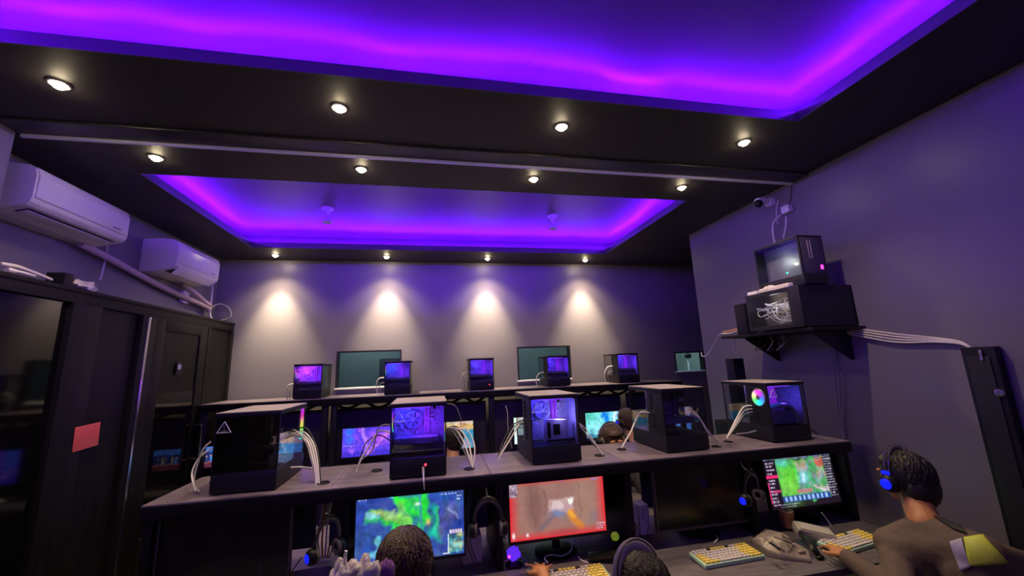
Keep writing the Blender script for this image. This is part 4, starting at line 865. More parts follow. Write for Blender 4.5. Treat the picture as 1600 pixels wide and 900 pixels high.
s0, s1 = at(1203, 848, Z=ZD+.085)-c0, at(1217, 858, Z=ZD+.085)-c0
MB().tube([s0, s1], 0.007, 8, smooth=False, scale=(1, .5)).build('slot', M['blackpl'], t)
for q0, q1 in (((1210, 838), (1236, 848)), ((1222, 834), (1240, 846)), ((1206, 845), (1226, 862))):
    MB().tube([at(*q0, Z=ZD+.088)-c0, at((q0[0]+q1[0])/2, (q0[1]+q1[1])/2, Z=ZD+.09)-c0, at(*q1, Z=ZD+.07)-c0], 0.006, 8).build('rib', M['plasticgrey'], t)
MB().ell(at(1252, 862, Z=ZD+.035)-c0, (0.022, 0.012, 0.010)).build('boss', M['plasticgrey'], t)
# milky plastic box leaning, with thin stick
p = at(1268, 828, Z=ZD+0.06)
t = thing('plastic_box', 'crinkled translucent plastic box leaning beside the right keyboard', 'box', (p.x, p.y, ZD+0.03)); t.rotation_euler = (0.35, 0.22, -0.30)
MB().box((-0.095, -0.035, 0.0), (0.095, 0.035, 0.045), 0.010).build('box', M['plasticclear'], t)
MB().box((-0.085, -0.028, 0.044), (0.085, 0.028, 0.050), 0.003).build('lid', M['plasticclear'], t)
t = thing('straw', 'thin pale straw sticking up beside the translucent plastic box', 'straw', at(1304, 830, Z=ZD+.0))
MB().tube([(0, 0, 0.002), (-0.03, 0.005, 0.06), (-0.055, 0.01, 0.10)], 0.0028, 8).build('tube', M['cablewhite'], t); 
t = thing('desk_clamp', 'black bent arm leaning down over the front desk edge', 'bracket', at(1282, 874, Z=ZD))
c1 = at(1282, 874, Z=ZD); MB().tube([at(1250, 832, Z=ZD+.06)-c1, at(1262, 845, Z=ZD+.055)-c1, at(1272, 858, Z=ZD+.04)-c1, Vector((0, 0, 0.012))], [0.009, 0.013, 0.013, 0.010], 8, scale=(1.4, .6)).build('arm', M['blackpl'], t)
MB().ell((0, 0, 0.010), (0.022, 0.016, 0.010)).build('foot', M['blackpl'], t)
# mouse glowing purple, green knob, black wedge, cloth, wrapper, adapters
def mouse(loc, rz, lab, m, glow=None):
    t = thing('mouse', lab, 'computer mouse', loc, rz)
    b = MB().ell((0, 0, 0.012), (0.032, 0.060, 0.026), seg=24, rings=14)
    for v in b.bm.verts: v.co.z = max(0.0, v.co.z)
    b.build('body', M[m], t); MB().lathe([(0, -.004), (.008, -.004), (.008, .004), (0, .004)], 14, Matrix.Translation((0, 0.035, 0.032)) @ Matrix.Rotation(PI/2, 4, 'Y')).build('wheel', M['blackpl'], t)
    if glow: MB().torus(0.020, 0.004, Matrix.Translation((0, -0.015, 0.031)), 20, 6, sc=(1, 1.4)).build('light_ring', M[glow], t)
M['purplegl'] = emis('purple_glow', (0.10, 0.02, 0.7), 1.2)
t = thing('figurine', 'small purple glowing gadget on stand below the red game monitor', 'gadget', (0.405, 2.20, ZD))
MB().lathe([(0, 0), (.045, 0), (.045, .008), (.02, .02), (0, .022)], 20).build('base', M['blackpl'], t)
MB().ell((0, 0, .052), (.034, .028, .030), nz=.35, ns=2.5).build('body', M['purplegl'], t); MB().tube([(.02, 0, .03), (.05, 0, .025), (.065, -.01, .004)], .005, 6).build('arm', M['hpgrey'], t); MB().tube([(-.02, 0, .03), (-.06, -.01, .02), (-.075, -.02, .004)], .005, 6).build('arm', M['hpgrey'], t)
MB().ell((-.028, -.024, .05), (.007,)*3, seg=10, rings=8).build('lamp', M['pink'], t)
M['lime'] = mat('glowing_lime_plastic', (0.55, 0.75, 0.06), 0.3, emit=(0.5, 0.8, 0.05), es=0.15)  # faint glow put into the colour of the cap
p = at(952, 850, Z=ZD+.05); t = thing('bottle', 'small dark bottle with round yellow green cap right of the red game monitor', 'bottle', (0.955, 2.18, ZD))
MB().lathe([(0, 0), (.022, 0), (.024, .01), (.024, .045), (.012, .06), (0, .06)], 20).build('body', M['blackpl'], t); MB().ell((0, 0, .078), (.022, .020, .022)).build('cap', M['lime'], t)
t = thing('black_case', 'flat black wedge shaped case lying right of the red game monitor', 'case', (0.87, 2.13, ZD), -0.35)
MB().prism([(-.09, 0), (.09, 0), (.09, .035), (-.085, .012)], 1, -.05, .05, .004).build('body', M['blackpl'], t)
pc0 = at(562, 884, Y=1.32); zt = pc0.z-.045
t = thing('gaming_chair', 'black chair back under the crumpled white cloth left of the bareheaded player', 'chair', (pc0.x-.11, 1.32, 0))
MB().box((-.16, -.28, .40), (.16, .16, .48), .03).build('seat', M['cushion'], t); MB().box((-.16, -.035, .50), (.18, .025, zt), .02).build('backrest', M['cushion'], t)
MB().tube([(0, -.02, .44), (0, .0, .55)], .02, 8, smooth=False).build('back_bracket', M['blackmt'], t)
MB().tube([(0, -.04, .06), (0, -.04, .40)], .03, 12, smooth=False).build('post', M['metal'], t)
for k in range(5):
    a_ = 2*PI*k/5; MB().tube([(0, -.04, .08), (.28*math.cos(a_), -.04+.28*math.sin(a_), .045)], [.022, .014], 8, smooth=False).ell((.28*math.cos(a_), -.04+.28*math.sin(a_), .024), (.024,)*3, seg=12, rings=8).build('leg', M['blackmt'], t)
t = thing('cloth', 'crumpled white cloth bundle with purple end left of the bareheaded player', 'cloth', (pc0.x, 1.32, zt))
b = MB(); random.seed(9)
for i in range(11): b.ell((-.065+.011*i, random.uniform(-.02, .02), random.uniform(.015, .045)), (random.uniform(.014, .024), random.uniform(.018, .03), random.uniform(.022, .034)), nz=.22, ns=2)
b.build('bundle', M['cloth'], t); b = MB()
for i in range(3): b.ell((.060+.012*i, 0, .022+.006*(i % 2)), (.014, .02, .026), nz=.2)
b.build('purple_end', M['clothpurple'], t, label='purple end of cloth'); MB().tube([(-.035, 0, .04), (-.040, 0, .07), (-.038, .0, .088)], .0045, 8).build('white_tip', M['cablewhite'], t)
t = thing('wrapper', 'crumpled yellow brown wrapper on the back desk below the violet monitor', 'wrapper', (-0.86, 4.42, ZD)); MB().ell((0, 0, .03), (.07, .04, .034), nz=.6).build('paper', M['paperbrown'], t)
mouse((1.76, 2.06, ZD), 0.2, 'black mouse behind the moulded plastic casing', 'blackpl')
mouse((-1.02, 4.40, ZD), 0.2, 'white mouse on the back desk near the violet monitor', 'white')
for i, x in enumerate((1.14, 1.215)):
    t = thing('power_adapter', 'white power adapter block left of the right switched off monitor', 'adapter', (x, 2.38, ZD), 0, 'white power adapters behind the front monitors')
    MB().box((-.032, -.05, 0), (.032, .05, .16), .006).build('body', M['white'], t); MB().tube([(0, -.045, .14), (-.02, -.06, .10), (.015, -.06, .06), (0, -.05, .0)], .003, 6).build('lead', M['cablegrey'], t)
t = thing('tissue_box', 'pale box partly hidden left of the green and blue map monitor', 'box', (-0.385, 2.32, ZD)); MB().box((-.05, -.05, 0), (.05, .05, .11), .004).build('body', M['cloth'], t)
t = thing('tissue_box', 'pale box partly hidden between the two game monitors', 'box', (0.20, 2.32, ZD)); MB().box((-.05, -.05, 0), (.05, .05, .13), .004).build('body', M['cloth'], t)
t = thing('storage_box', 'pale box on the desk under the leftmost headphones', 'box', (-0.56, 2.20, ZD)); MB().box((-.08, -.06, 0), (.08, .06, .08), .004).build('body', M['hpgrey'], t)

# ------------------------------------------------------------------ right wall: server shelf
XF = 2.404; YA, YC = 2.17, 2.635; Z0, Z1 = 1.925, 2.205
t = thing('network_rack', 'black wall mounted network cabinet with glass door full of white cables', 'rack', (XR, (YA+YC)/2, Z0))
l = (YC-YA)/2; d = XR-XF
b = MB(); b.box((-d, -l, 0), (0, l, 0.012), .002); b.box((-d, -l, Z1-Z0-.012), (0, l, Z1-Z0), .002); b.box((-d, -l, .012), (0, -l+.012, Z1-Z0-.012)); b.box((-d, l-.012, .012), (0, l, Z1-Z0-.012)); b.box((-.012, -l, .012), (0, l, Z1-Z0-.012)); b.build('body', M['blackmt'], t)
b = MB(); e = .03; hh = Z1-Z0
for lo, hi in (((-d-.008, -l, 0), (-d, -l+.09, hh)), ((-d-.008, l-e, 0), (-d, l, hh)), ((-d-.008, -l+.09, 0), (-d, l-e, e)), ((-d-.008, -l+.09, hh-e), (-d, l-e, hh))): b.box(lo, hi, .002)
dr = b.build('door', M['blackmt'], t); MB().box((-d-.004, -l+.09, e), (-d-.001, l-e, hh-e)).build('pane', M['clear'], dr, smooth=False)
MB().box((-.30, -l+.04, .05), (-.26, l-.02, .10), .003).box((-.30, -l+.04, .14), (-.26, l-.02, .19), .003).build('switch_panel', M['pcpart'], t)
b = MB(); random.seed(21)
for k in range(15):
    y0, y1 = random.uniform(-l+.10, l-.05), random.uniform(-l+.12, l-.05); z0_, z1_ = random.uniform(.04, .2), random.uniform(.03, .22)
    b.tube([(-.30, y0, z0_), (-.37, y0+.02, z0_+random.uniform(-.03, .05)), (-.41, (y0+y1)/2, random.uniform(.06, .2)), (-.37, y1, z1_-.02), (-.30, y1, z1_)], .0035, 6)
pc_ = b.build('patch_cables', M['cablewhite'], t); pc_['kind'] = 'stuff'
light('rack_fill', 'POINT', (-.38, .02, .24), 1.2, (1, .9, 1), t, shadow_soft_size=.03)  # fill light added so the patch cables show
# wall bracket shelf
t = thing('wall_shelf', 'dark wall shelf under the network cabinet', 'shelf', (XR, 2.55, Z0-.03))
MB().box((-.43, -.42, 0), (0, .42, .022), .002).build('board', M['blackwood'], t)
for y in (-.3, .3): MB().prism([(0, 0), (-.30, 0), (-.30, -.012), (-.012, -.2), (0, -.2)], 1, y-.01, y+.01, .001).build('bracket', M['blackmt'], t)
# computer on the rack
t = thing('desktop_computer', 'glass sided computer with green and pink lights on top of the wall cabinet', 'computer', (2.545, 2.345, Z1), 0)
W, D, HH = .10, .19, .345
MB().box((-W, -D, .004), (W, D, .075), .003).build('base', M['blackmt'], t)
b = MB().box((-W, -D, HH-.015), (W, D, HH), .002).box((W-.008, -D, .07), (W, D, HH-.01)).box((-W, D-.01, .07), (W, D, HH-.01))
for sx in (-W, ): b.box((sx, -D, .07), (sx+.012, -D+.012, HH))
b.build('frame', M['blackmt'], t)
MB().box((-W+.012, -D, .075), (W-.006, -D+.010, HH-.015), .001).build('front_panel', M['partition'], t)
MB().box((-W-.001, -D+.012, .078), (-W+.003, D-.012, HH-.016)).build('side_glass', M['pcglass'], t, smooth=False)
MB().box((-.02, -D+.012, .078), (-.01, D-.012, HH-.018)).build('motherboard', M['pcpart'], t)
MB().ell((-W+.02, -.05, .11), (.006,)*3, seg=10, rings=8).build('green_light', M['green'], t)
MB().box((W-.05, -D-.003, .105), (W-.03, -D+.001, .135), .002).build('pink_light', M['pink'], t)
b = MB()
for k in range(2): b.box((-.03+k*.022, -D-.002, .18), (-.022+k*.022, -D+.001, .31), .001)
b.build('front_lettering', M['hpgrey'], t)
light('case_glow', 'POINT', (-.07, -.02, .20), .12, (.85, .95, .75), t, shadow_soft_size=.03)
# router and clutter on the rack front edge
t = thing('router', 'flat white router with stub antennas on top of the wall cabinet', 'router', (2.49, 2.60, Z1+.001) if False else (2.47, 2.585, Z1))
MB().box((-.055, -.045, 0), (.055, .045, .028), .006).build('body', M['white'], t)
o = MB().box((-.02, -.13, 0), (.02, .13, .03), .006).ell((0, .05, .03), (.018, .05, .014), nz=.4).build('power_strip', M['cloth'], loc=(2.425, 2.375, Z1)); tag(o, 'pale power strip along the front edge of the wall cabinet top', 'power strip')
t = thing('speaker', 'small black speaker box left of the network cabinet with a white dot', 'speaker', (2.435, 2.72, Z0-.008))
MB().box((-.03, -.055, 0), (.06, .055, .24), .004).build('body', M['blackpl'], t); MB().lathe([(0, .004), (.012, .003), (.013, 0)], 14, Matrix.Translation((0, -.056, .13)) @ Matrix.Rotation(PI/2, 4, 'X')).build('dot', M['white'], t)
# camera + adapter
p = at(1200, 302, X=2.72); t = thing('security_camera', 'small security camera under the ceiling in the right wall corner', 'security camera', (2.74, 2.66, 3.02))
MB().box((.045, -.03, -.03), (.097, .03, .03), .004).build('mount', M['white'], t)
MB().tube([(.05, 0, .0), (-.02, -.01, .01), (-.075, -.02, -.01)], [.018, .03, .032], 16, smooth=False).build('housing', M['white'], t); MB().ell((-.08, -.03, -.03), (.033, .033, .033)).build('lens', M['blackpl'], t)
p = at(1228, 327, X=2.80); t = thing('plug_adapter', 'white plug adapter on the wall below the security camera', 'adapter', (XR-.001, p.y, p.z))
MB().box((-.05, -.035, -.03), (0, .035, .03), .005).build('body', M['white'], t); 
W2 = [((1219, 336), (1208, 350), (1209, 372), (1213, 384)), ((1228, 338), (1228, 352), (1224, 372)), ((1216, 312), (1213, 330), (1215, 350))]
for k, q in enumerate(W2): cable([at(u, v, X=2.79) for u, v in q], (.008, .008, .004)[k], 'cablewhite', ['thick white cable curving from the wall plug to the upper computer', 'straight white cable below the wall plug', 'thin pale wire below the security camera'][k])
cable([at(1236, 285, X=2.825), at(1236, 305, X=2.825), at(1230, 330, X=2.825)], .004, 'cableblack', 'thin black wire rising to the ceiling above the wall plug')
cable([at(1195, 452, X=2.81), at(1204, 432, X=2.815), at(1214, 408, X=2.82)], .004, 'cableblack', 'thin black wire on the wall left of the upper computer')
# cables leaving the shelf
t_ = [at(1185, 516, X=2.44), at(1160, 515, X=2.45), at(1140, 521, X=2.46), at(1125, 523, X=2.5), at(1117, 537, X=2.55), at(1105, 555, X=2.6), at(1097, 556, X=2.62), at(1096, 550, X=2.62)]
cable(t_, .007, 'cablewhite', 'pale cable hanging off the left end of the wall shelf')
cable([at(1178, 512, X=2.45), at(1160, 512, X=2.46), at(1145, 516, X=2.47), at(1130, 519, X=2.5)], .008, 'cableorange', 'orange cable on the left end of the wall shelf')
for k in range(4):
    d = k*3.5
    cable([at(1292, 512+d*.3, X=2.815), at(1340, 514+d, X=2.815), at(1400, 522+d*1.2, X=2.815), at(1460, 528+d*.6, X=2.815), at(1500, 534+d*.3, X=2.815), at(1520, 546, X=2.812)], .006, 'cablewhite', 'white cable running along the right wall to the tall black box', grp='white cables along the right wall')
for k in range(3):
    cable([at(1290+k*4, 518, X=2.82), at(1300+k*3, 560, X=2.82), at(1303+k*7, 600, X=2.82), at(1311+k*3, 660, X=2.82), at(1317+k*2, 685, X=2.82)], .004, 'cablegrey', 'grey cable running down the right wall below the cabinet', grp='grey cables down the right wall')
random.seed(31)
for k in range(5):
    u = 1192+k*9; cable([at(u, 522, X=2.6), at(u+6, 536, X=2.6), at(u+random.uniform(-12, 12), 548, X=2.6), at(u+random.uniform(-4, 16), 530, X=2.62)], .004, ['cableblack', 'cablegrey'][k % 2], 'tangled thin cable under the wall shelf', grp='tangled cables under the wall shelf')
p = at(1147, 560, X=2.50); cable([(2.50, 2.93, Z0-.025), (2.50, 2.94, Z0-.07), (2.505, 2.95, Z0-.14)], .005, 'cablewhite', 'short white cable hanging under the left end of the wall shelf')
# black box standing behind the right front computer
t = thing('speaker', 'tall black speaker behind the rightmost front computer', 'speaker', (2.57, 3.05, 1.21))
MB().box((-.05, -.05, 0.0), (.05, .05, .52), .005).build('body', M['blackpl'], t); MB().box((-.04, -.053, .03), (.04, -.049, .49), .001).build('grille', M['blackmt'], t)
t2 = thing('side_cabinet', 'black cabinet behind the right end of the front desk', 'cabinet', (2.62, 3.05, 0)); MB().box((-.2, -.12, .02), (.2, .16, 1.21), .005).build('body', M['blackwood'], t2); MB().box((-.18, -.132, .05), (.18, -.118, 1.17), .003).build('door', M['blackwood'], t2)
# tall black box on the right wall
t = thing('electrical_cabinet', 'tall narrow black cabinet against the right wall where the white cables end', 'cabinet', (XR, 1.585, 0))
MB().box((-.05, -.075, 0.02), (0, .06, 1.75), .006).build('body', M['blackpl'], t); MB().box((-.056, -.05, .06), (-.049, .04, 1.70), .002).build('door', M['blackmt'], t)
MB().box((-.062, -.03, 1.68), (-.055, -.018, 1.735), .002).build('latch', M['metal'], t); MB().lathe([(0, 0), (.02, 0), (.018, .006), (0, .008)], 14, Matrix.Translation((-.056, -.055, 1.52)) @ Matrix.Rotation(-PI/2, 4, 'Y')).build('knob', M['metal'], t)

# ------------------------------------------------------------------ people
def remesh(o, vox=0.006, it=4, fac=0.5):
    m = o.modifiers.new('fuse', 'REMESH'); m.mode = 'VOXEL'; m.voxel_size = vox; m.use_smooth_shade = True
    s = o.modifiers.new('soft', 'SMOOTH'); s.factor = fac; s.iterations = it
def hand(b, wrist, fwd, up, side, curl=0.35, spread=1.0, nails=None):
    """wrist point, finger direction, back-of-hand normal, side = direction of the thumb"""
    f = Vector(fwd).normalized(); u = Vector(up).normalized(); u = (u-f*u.dot(f)).normalized(); s = f.cross(u)*side; w = Vector(wrist)
    def P_(a, b_, c): return w+f*a+s*b_+u*c
    b.caps(P_(0, 0, 0), P_(.04, .018, .0), .022, .017, 10); b.caps(P_(0, 0, 0), P_(.04, -.018, .0), .020, .015, 10)
    b.caps(P_(.04, .024, 0), P_(.078, .030, .002), .015, .011, 10); b.caps(P_(.04, 0, .002), P_(.082, .009, .004), .016, .011, 10)
    b.caps(P_(.04, -.01, .002), P_(.080, -.012, .003), .015, .0105, 10); b.caps(P_(.04, -.02, 0), P_(.072, -.031, 0), .014, .010, 10)
    tips = []
    for off, L, x0, z0_ in ((.030, .070, .080, .002), (.009, .078, .084, .004), (-.012, .072, .082, .003), (-.031, .056, .074, 0)):
        ang = 0; p_ = P_(x0, off, z0_); sp = off*0.25*spread/0.03
        for k, fr in enumerate((.45, .32, .25)):
            ang += curl*(0.6 if k == 0 else 0.9); q = p_+f*L*fr*math.cos(ang)+s*L*fr*sp*0.6-u*L*fr*math.sin(ang)
            b.caps(p_, q, .0088-.0010*k, .0080-.0010*k, 8); pe = p_; p_ = q
        tips.append((p_, (p_-pe).normalized(), u))
    t0 = P_(.018, .026, -.004); t1 = P_(.045, .052, -.012); t2 = P_(.070, .060, -.016); b.caps(t0, t1, .015, .0105, 8); b.caps(t1, t2, .0100, .0078, 8); tips.append((t2, (t2-t1).normalized(), u))
    return tips
def person(lab, head, facing, sh_l, sh_r, elL, wrL, elR, wrR, hip, cloth, hairm, skin='skin', hair_kind='short', handL=None, handR=None, pitch=0.0, seat=True, kneedir=(0, 1, 0), hs=1.0, clothing='shirt', neck_base=None, sleeve=.93):
    """positions are world points; facing = horizontal yaw of the face (0 = +y, positive turns left)"""
    root = thing('person', lab, 'person', (hip[0], hip[1], 0)); off = Vector((hip[0], hip[1], 0))
    V = lambda p: Vector(p)-off
    Hc = V(head); R_ = Matrix.Rotation(facing, 3, 'Z') @ Matrix.Rotation(pitch, 3, 'X')
    hp = lambda x, y, z: Hc+R_ @ Vector((x*hs, y*hs, z*hs))
    b = MB(); R4 = R_.to_4x4()
    b.ell(hp(0, -.012, .025), (.074*hs, .092*hs, .082*hs), R4); b.ell(hp(0, .030, -.03), (.060*hs, .062*hs, .085*hs), R4); b.ell(hp(0, .040, -.085), (.036*hs, .038*hs, .032*hs), R4)
    b.caps(hp(0, .086, -.010), hp(0, .108, -.042), .008*hs, .013*hs, 8)               # nose
    b.ell(hp(0, .088, -.068), (.024*hs, .010*hs, .006*hs), R4, 12, 8); b.ell(hp(0, .086, -.078), (.020*hs, .010*hs, .006*hs), R4, 12, 8)  # lips
    for sx in (-1, 1):
        b.ell(hp(sx*.032, .080, .022), (.026*hs, .012*hs, .008*hs), R4, 12, 8); b.ell(hp(sx*.030, .078, -.004), (.014*hs, .010*hs, .010*hs), R4, 10, 8)
        b.ell(hp(sx*.077, -.005, -.018), (.010*hs, .020*hs, .032*hs), R4, 12, 10)
    nb = V(neck_base) if neck_base else (V(sh_l)+V(sh_r))/2+Vector((0, 0, .02))
    b.caps(hp(0, -.02, -.06), nb, .054*hs, .062*hs, 16)
    SL, SR, HP = V(sh_l), V(sh_r), V(hip); mid = (SL+SR)/2; kd = Vector(kneedir).normalized(); sd = (SR-SL).normalized(); hx = Vector((sd.x, sd.y, 0)).normalized()
    def torso(b, g):
        b.caps(nb-Vector((0, 0, .03)), SL, .058+g, .058+g); b.caps(nb-Vector((0, 0, .03)), SR, .058+g, .058+g); b.caps(SL, SR, .062+g, .062+g)
        ch = mid.lerp(HP, .32); wa = mid.lerp(HP, .70)
        for s_ in (-1, 1):
            b.caps(mid+hx*s_*.10-Vector((0, 0, .05)), ch+hx*s_*.085, .085+g, .095+g); b.caps(ch+hx*s_*.085, wa+hx*s_*.06, .095+g, .088+g); b.caps(wa+hx*s_*.06, HP+hx*s_*.085, .088+g, .105+g)
    def arms(b, g, upto=1.0):
        for S, E_, W_ in ((SL, V(elL), V(wrL)), (SR, V(elR), V(wrR))):
            b.caps(S, E_, .052+g, .042+g); b.caps(E_, E_.lerp(W_, upto), .042+g, (.042+(.026-.042)*upto)+g)
    def legs(b, g):
        for s_ in (-1, 1):
            h0 = HP+hx*s_*.09; k = h0+kd*.42+Vector((0, 0, .0)); k.z = HP.z+.02; a_ = Vector((k.x, k.y, .09))+kd*.03
            b.caps(h0, k, .085+g, .060+g); b.caps(k, a_, .058+g, .042+g)
            if g == 0: b.caps(a_, a_+kd*.14-Vector((0, 0, .055)), .038, .032)
    torso(b, 0); arms(b, 0); legs(b, 0); tips = []
    if handL: tips += hand(b, V(wrL), *handL)
    if handR: tips += hand(b, V(wrR), *handR)
    body = b.build('body', M[skin], root); remesh(body, .0050, 3)
    b = MB(); torso(b, .014); arms(b, .012, sleeve); j = b.build(clothing, M[cloth], root); remesh(j, .010, 6); 
    b = MB(); legs(b, .012)
    for s_ in (-1, 1): b.caps(HP+hx*s_*.085, HP+hx*s_*.085+Vector((0, 0, .06)), .112, .10)
    j2 = b.build('trousers', M['trousers'], root); remesh(j2, .010, 4)
    b = MB()
    for s_ in (-1, 1):
        h0 = HP+hx*s_*.09; k = h0+kd*.42; a_ = Vector((k.x, k.y, .05))+kd*.02; b.caps(a_-kd*.04, a_+kd*.17, .046, .042)
    sh = b.build('shoes', M['blackpl'], root); 
    for v in sh.data.vertices: v.co.z = max(.006, v.co.z)
    # hair
    b = MB(); big = hair_kind != 'short'
    b.ell(hp(0, -.022, .032), (.086*hs, .100*hs, .090*hs), R4, 28, 20, nz=.05, ns=5); b.ell(hp(0, -.052, -.010), (.080*hs, .068*hs, .085*hs), R4, 24, 16, nz=.07, ns=5)
    b.ell(hp(0, .045, .070), (.062*hs, .045*hs, .032*hs), R4, 20, 12, nz=.2, ns=4)
    if big: b.ell(hp(0, -.065, -.045), (.085*hs, .060*hs, .085*hs), R4, 24, 16, nz=.1, ns=5)
    random.seed(int(abs(head[0])*1000)); 
    for k in range(620):
        th = random.uniform(0, 1.9); ph = random.uniform(0, 2*PI); d0 = Vector((math.sin(th)*math.cos(ph), math.sin(th)*math.sin(ph), math.cos(th)))
        if d0.y > .45 and d0.z < .35: continue
        pts = []
        for i in range(5):
            th2 = th+i*.16; ph2 = ph+.12*i*math.sin(k*1.7); e_ = Vector((math.sin(th2)*math.cos(ph2), math.sin(th2)*math.sin(ph2), math.cos(th2)))
            kk = 1.0+.018*math.sin(i+k)+(.03 if i == 4 else 0); pts.append(hp(e_.x*.088*kk, -.024+e_.y*.104*kk, .028+e_.z*.094*kk-(.02*i/4 if big else 0)))
        b.tube(pts, [.0042, .0046, .0014], 5, smooth=False)
    hr = b.build('hair', M[hairm], body)
    if tips:
        b = MB()
        for p_, d_, u_ in tips: b.ell(p_+u_*.0050+d_*.002, (.0048, .0048, .0026), None, 10, 8)
        b.build('fingernails', M['nail'], body)
    if seat:
        s = thing('stool', 'black round stool under ' + lab.replace('person ', 'the person ', 1)[:60].rsplit(' ', 1)[0], 'stool', (hip[0], hip[1]+kd.y*.06, 0))
        z_ = hip[2]-.125; MB().lathe([(0, z_-.06), (.15, z_-.06), (.16, z_-.03), (.15, z_), (0, z_)], 28).build('seat', M['cushion'], s)
        MB().tube([(0, 0, .03), (0, 0, z_-.06)], .028, 12, smooth=False).build('post', M['metal'], s); MB().lathe([(0, 0), (.21, 0), (.21, .02), (.04, .045), (0, .045)], 28).build('base', M['blackmt'], s)
    return root
# 1: bareheaded player in front of the green map
person('person with bare dark hair seen from behind in front of the green map monitor', (-.093, 1.50, 1.105), 0.12, (-.28, 1.40, .90), (.09, 1.40, .90), (-.33, 1.55, .70+.0), (-.22, 1.86, .80), (.15, 1.55, .70), (.02, 1.86, .80), (-.09, 1.25, .56), 'shirt', 'hair',
       handL=((.1, 1, -.1), (0, 0, 1), -1), handR=((-.1, 1, -.1), (0, 0, 1), 1), pitch=-.15)
# 2: headset player, hand on keyboard
tip = at(842, 878, Z=ZD+.045); h2 = (tip-at(851, 905, Z=ZD+.075)).normalized(); w2 = tip-h2*.155
person('person with grey headband headset seen from behind, hand with painted nails on keyboard', (.770, 1.55, .905), 0.25, (.60, 1.45, .74), (.97, 1.41, .73), (.47, 1.55, .70), tuple(w2), (1.05, 1.58, .68), (.98, 1.84, .80), (.80, 1.20, .52), 'shirt', 'hairblack', skin='skinlit',
       handL=(tuple(h2), (0, -.25, 1), -1, .14, 3.0), sleeve=.80, handR=((0, 1, -.1), (0, 0, 1), 1), pitch=-.25)
# 3: jacket player at right
wr = at(1322, 868, Z=ZD+.065); hd = at(1286, 842, Z=ZD+.055)-wr
P3 = person('person in brown jacket with yellow and grey panels and blue lit headphones, at right', (2.170, 1.60, 1.165), 0.02, tuple(at(1398, 852, Y=1.60)), tuple(at(1536, 866, Y=1.32)), (1.86, 1.47, .76), tuple(wr), (2.78, 1.50, .72), (2.62, 1.78, .80), (2.40, 1.28, .52), 'jacket', 'hairblack',
       handL=(tuple(hd), (0, -.1, 1), -1, .30, 1.4), handR=((-.1, 1, -.1), (0, 0, 1), 1), pitch=-.06, hair_kind='full', clothing='jacket', hs=.94, skin='skinlit', neck_base=tuple(at(1446, 818, Y=1.50)))
# back row
person('person wearing a grey headset leaning toward the cyan back row monitor', (1.92, 3.86, 1.135), 0.25, (1.74, 3.80, .90), (2.12, 3.74, .90), (1.68, 3.95, .74), (1.75, 4.26, .80), (2.18, 3.95, .72), (2.10, 4.26, .80), (1.95, 3.60, .56), 'shirt', 'hair',
       handL=((0, 1, 0), (0, 0, 1), -1), handR=((0, 1, 0), (0, 0, 1), 1), pitch=-.2, skin='skin')
person('person with short dark hair in front of the tan and teal back row monitor', (.17, 3.86, 1.09), 0.5, (-.02, 3.80, .87), (.36, 3.74, .87), (-.08, 3.95, .72), (.0, 4.26, .80), (.42, 3.95, .72), (.30, 4.26, .80), (.18, 3.58, .54), 'shirt', 'hairblack',
       handL=((0, 1, 0), (0, 0, 1), -1), handR=((0, 1, 0), (0, 0, 1), 1))
person('person facing the viewer with only dark hair and forehead above the front shelf', (1.36, 3.02, 1.135), PI, (1.55, 3.12, .90), (1.17, 3.12, .90), (1.60, 2.98, .74), (1.50, 2.80, .80), (1.12, 2.98, .74), (1.22, 2.80, .80), (1.36, 3.30, .56), 'shirt', 'hair',
       handL=((0, -1, 0), (0, 0, 1), -1), handR=((0, -1, 0), (0, 0, 1), 1), pitch=-.1, skin='skinlit', kneedir=(0, -1, 0))
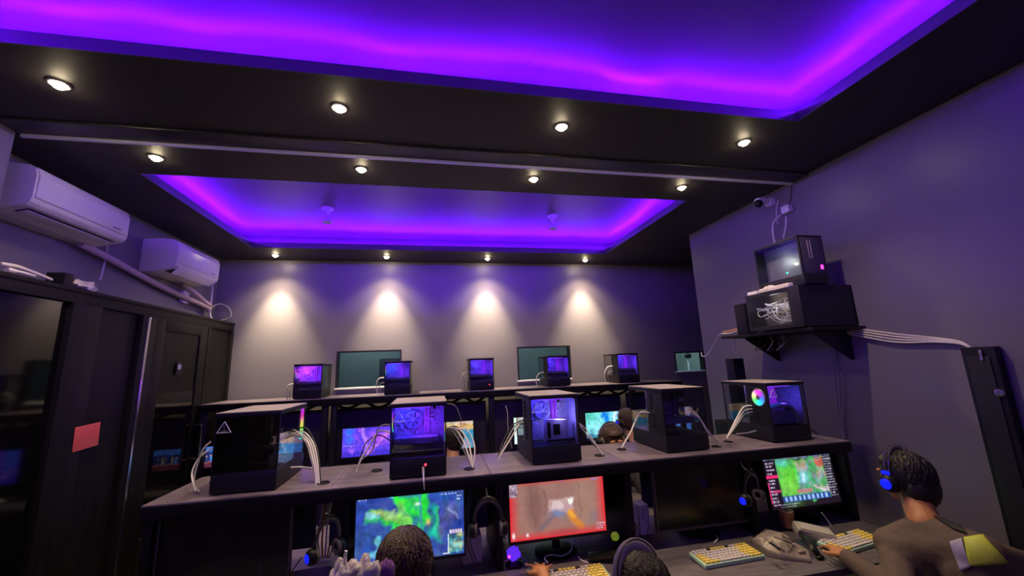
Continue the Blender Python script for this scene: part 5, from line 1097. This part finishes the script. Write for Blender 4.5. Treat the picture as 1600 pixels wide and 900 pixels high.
# worn headsets
headphones((.770, 1.55, .905), -.25, 0, .25, 'grey banded headphones worn by the nearest headset player at bottom centre', None, s=1.12, arc_h=.118, arc_w=.092, thick=.015, bandm='hplilac')
headphones((2.170, 1.605, 1.155), -.04, 0, .10, 'black headphones with two blue lights worn by the person in the brown jacket', 'B', band='metal', s=.98, arc_h=.128, arc_w=.094, thick=.007, bandm='cushion', two=True)
headphones((1.92, 3.86, 1.145), -.15, 0, .25, 'grey headphones worn by the person facing the cyan monitor', 'B', s=1.1)
headphones((1.36, 3.02, 1.145), .0, 0, PI, 'dark headphones worn by the person facing the viewer', None, s=1.1)
# panels sewn on the back of the brown jacket
bpy.context.view_layer.update()
jk = [o for o in P3.children if o.name.startswith('jacket')][0]
dg = bpy.context.evaluated_depsgraph_get(); je = jk.evaluated_get(dg); inv = P3.matrix_world.inverted()
def patch(quad, m, name, lab, n=10):
    q = [Vector((*p, 0)) for p in quad]; vs = []
    for j in range(n+1):
        for i in range(n+1):
            p = q[0].lerp(q[1], i/n).lerp(q[3].lerp(q[2], i/n), j/n); d = (at(p.x, p.y, Y=1.0)-EYE).normalized()
            hit, co, no, _ = je.ray_cast(inv @ EYE, inv.to_3x3() @ d); vs.append((co+no*.006, True) if hit else (None, False))
    b = MB(); bv = [b.bm.verts.new(v[0]) if v[1] else None for v in vs]
    for j in range(n):
        for i in range(n):
            k = [bv[j*(n+1)+i], bv[j*(n+1)+i+1], bv[(j+1)*(n+1)+i+1], bv[(j+1)*(n+1)+i]]
            if all(k) and max((a.co-c.co).length for a in k for c in k) < .10: b.bm.faces.new(k)
    for v in list(b.bm.verts):
        if not v.link_faces: b.bm.verts.remove(v)
    o = b.build(name, M[m], jk, label=lab); md = o.modifiers.new('thickness', 'SOLIDIFY'); md.thickness = .004; md.offset = 1; return o
patch(((1486, 848), (1505, 843), (1518, 886), (1502, 893)), 'jacketgrey', 'fabric_panel', 'lilac grey fabric panel')
patch(((1508, 842), (1536, 838), (1572, 878), (1516, 884)), 'jacketyellow', 'fabric_panel', 'yellow green fabric panel')
patch(((1452, 804), (1484, 802), (1512, 836), (1490, 828)), 'jacketblack', 'fabric_panel', 'black shoulder panel')
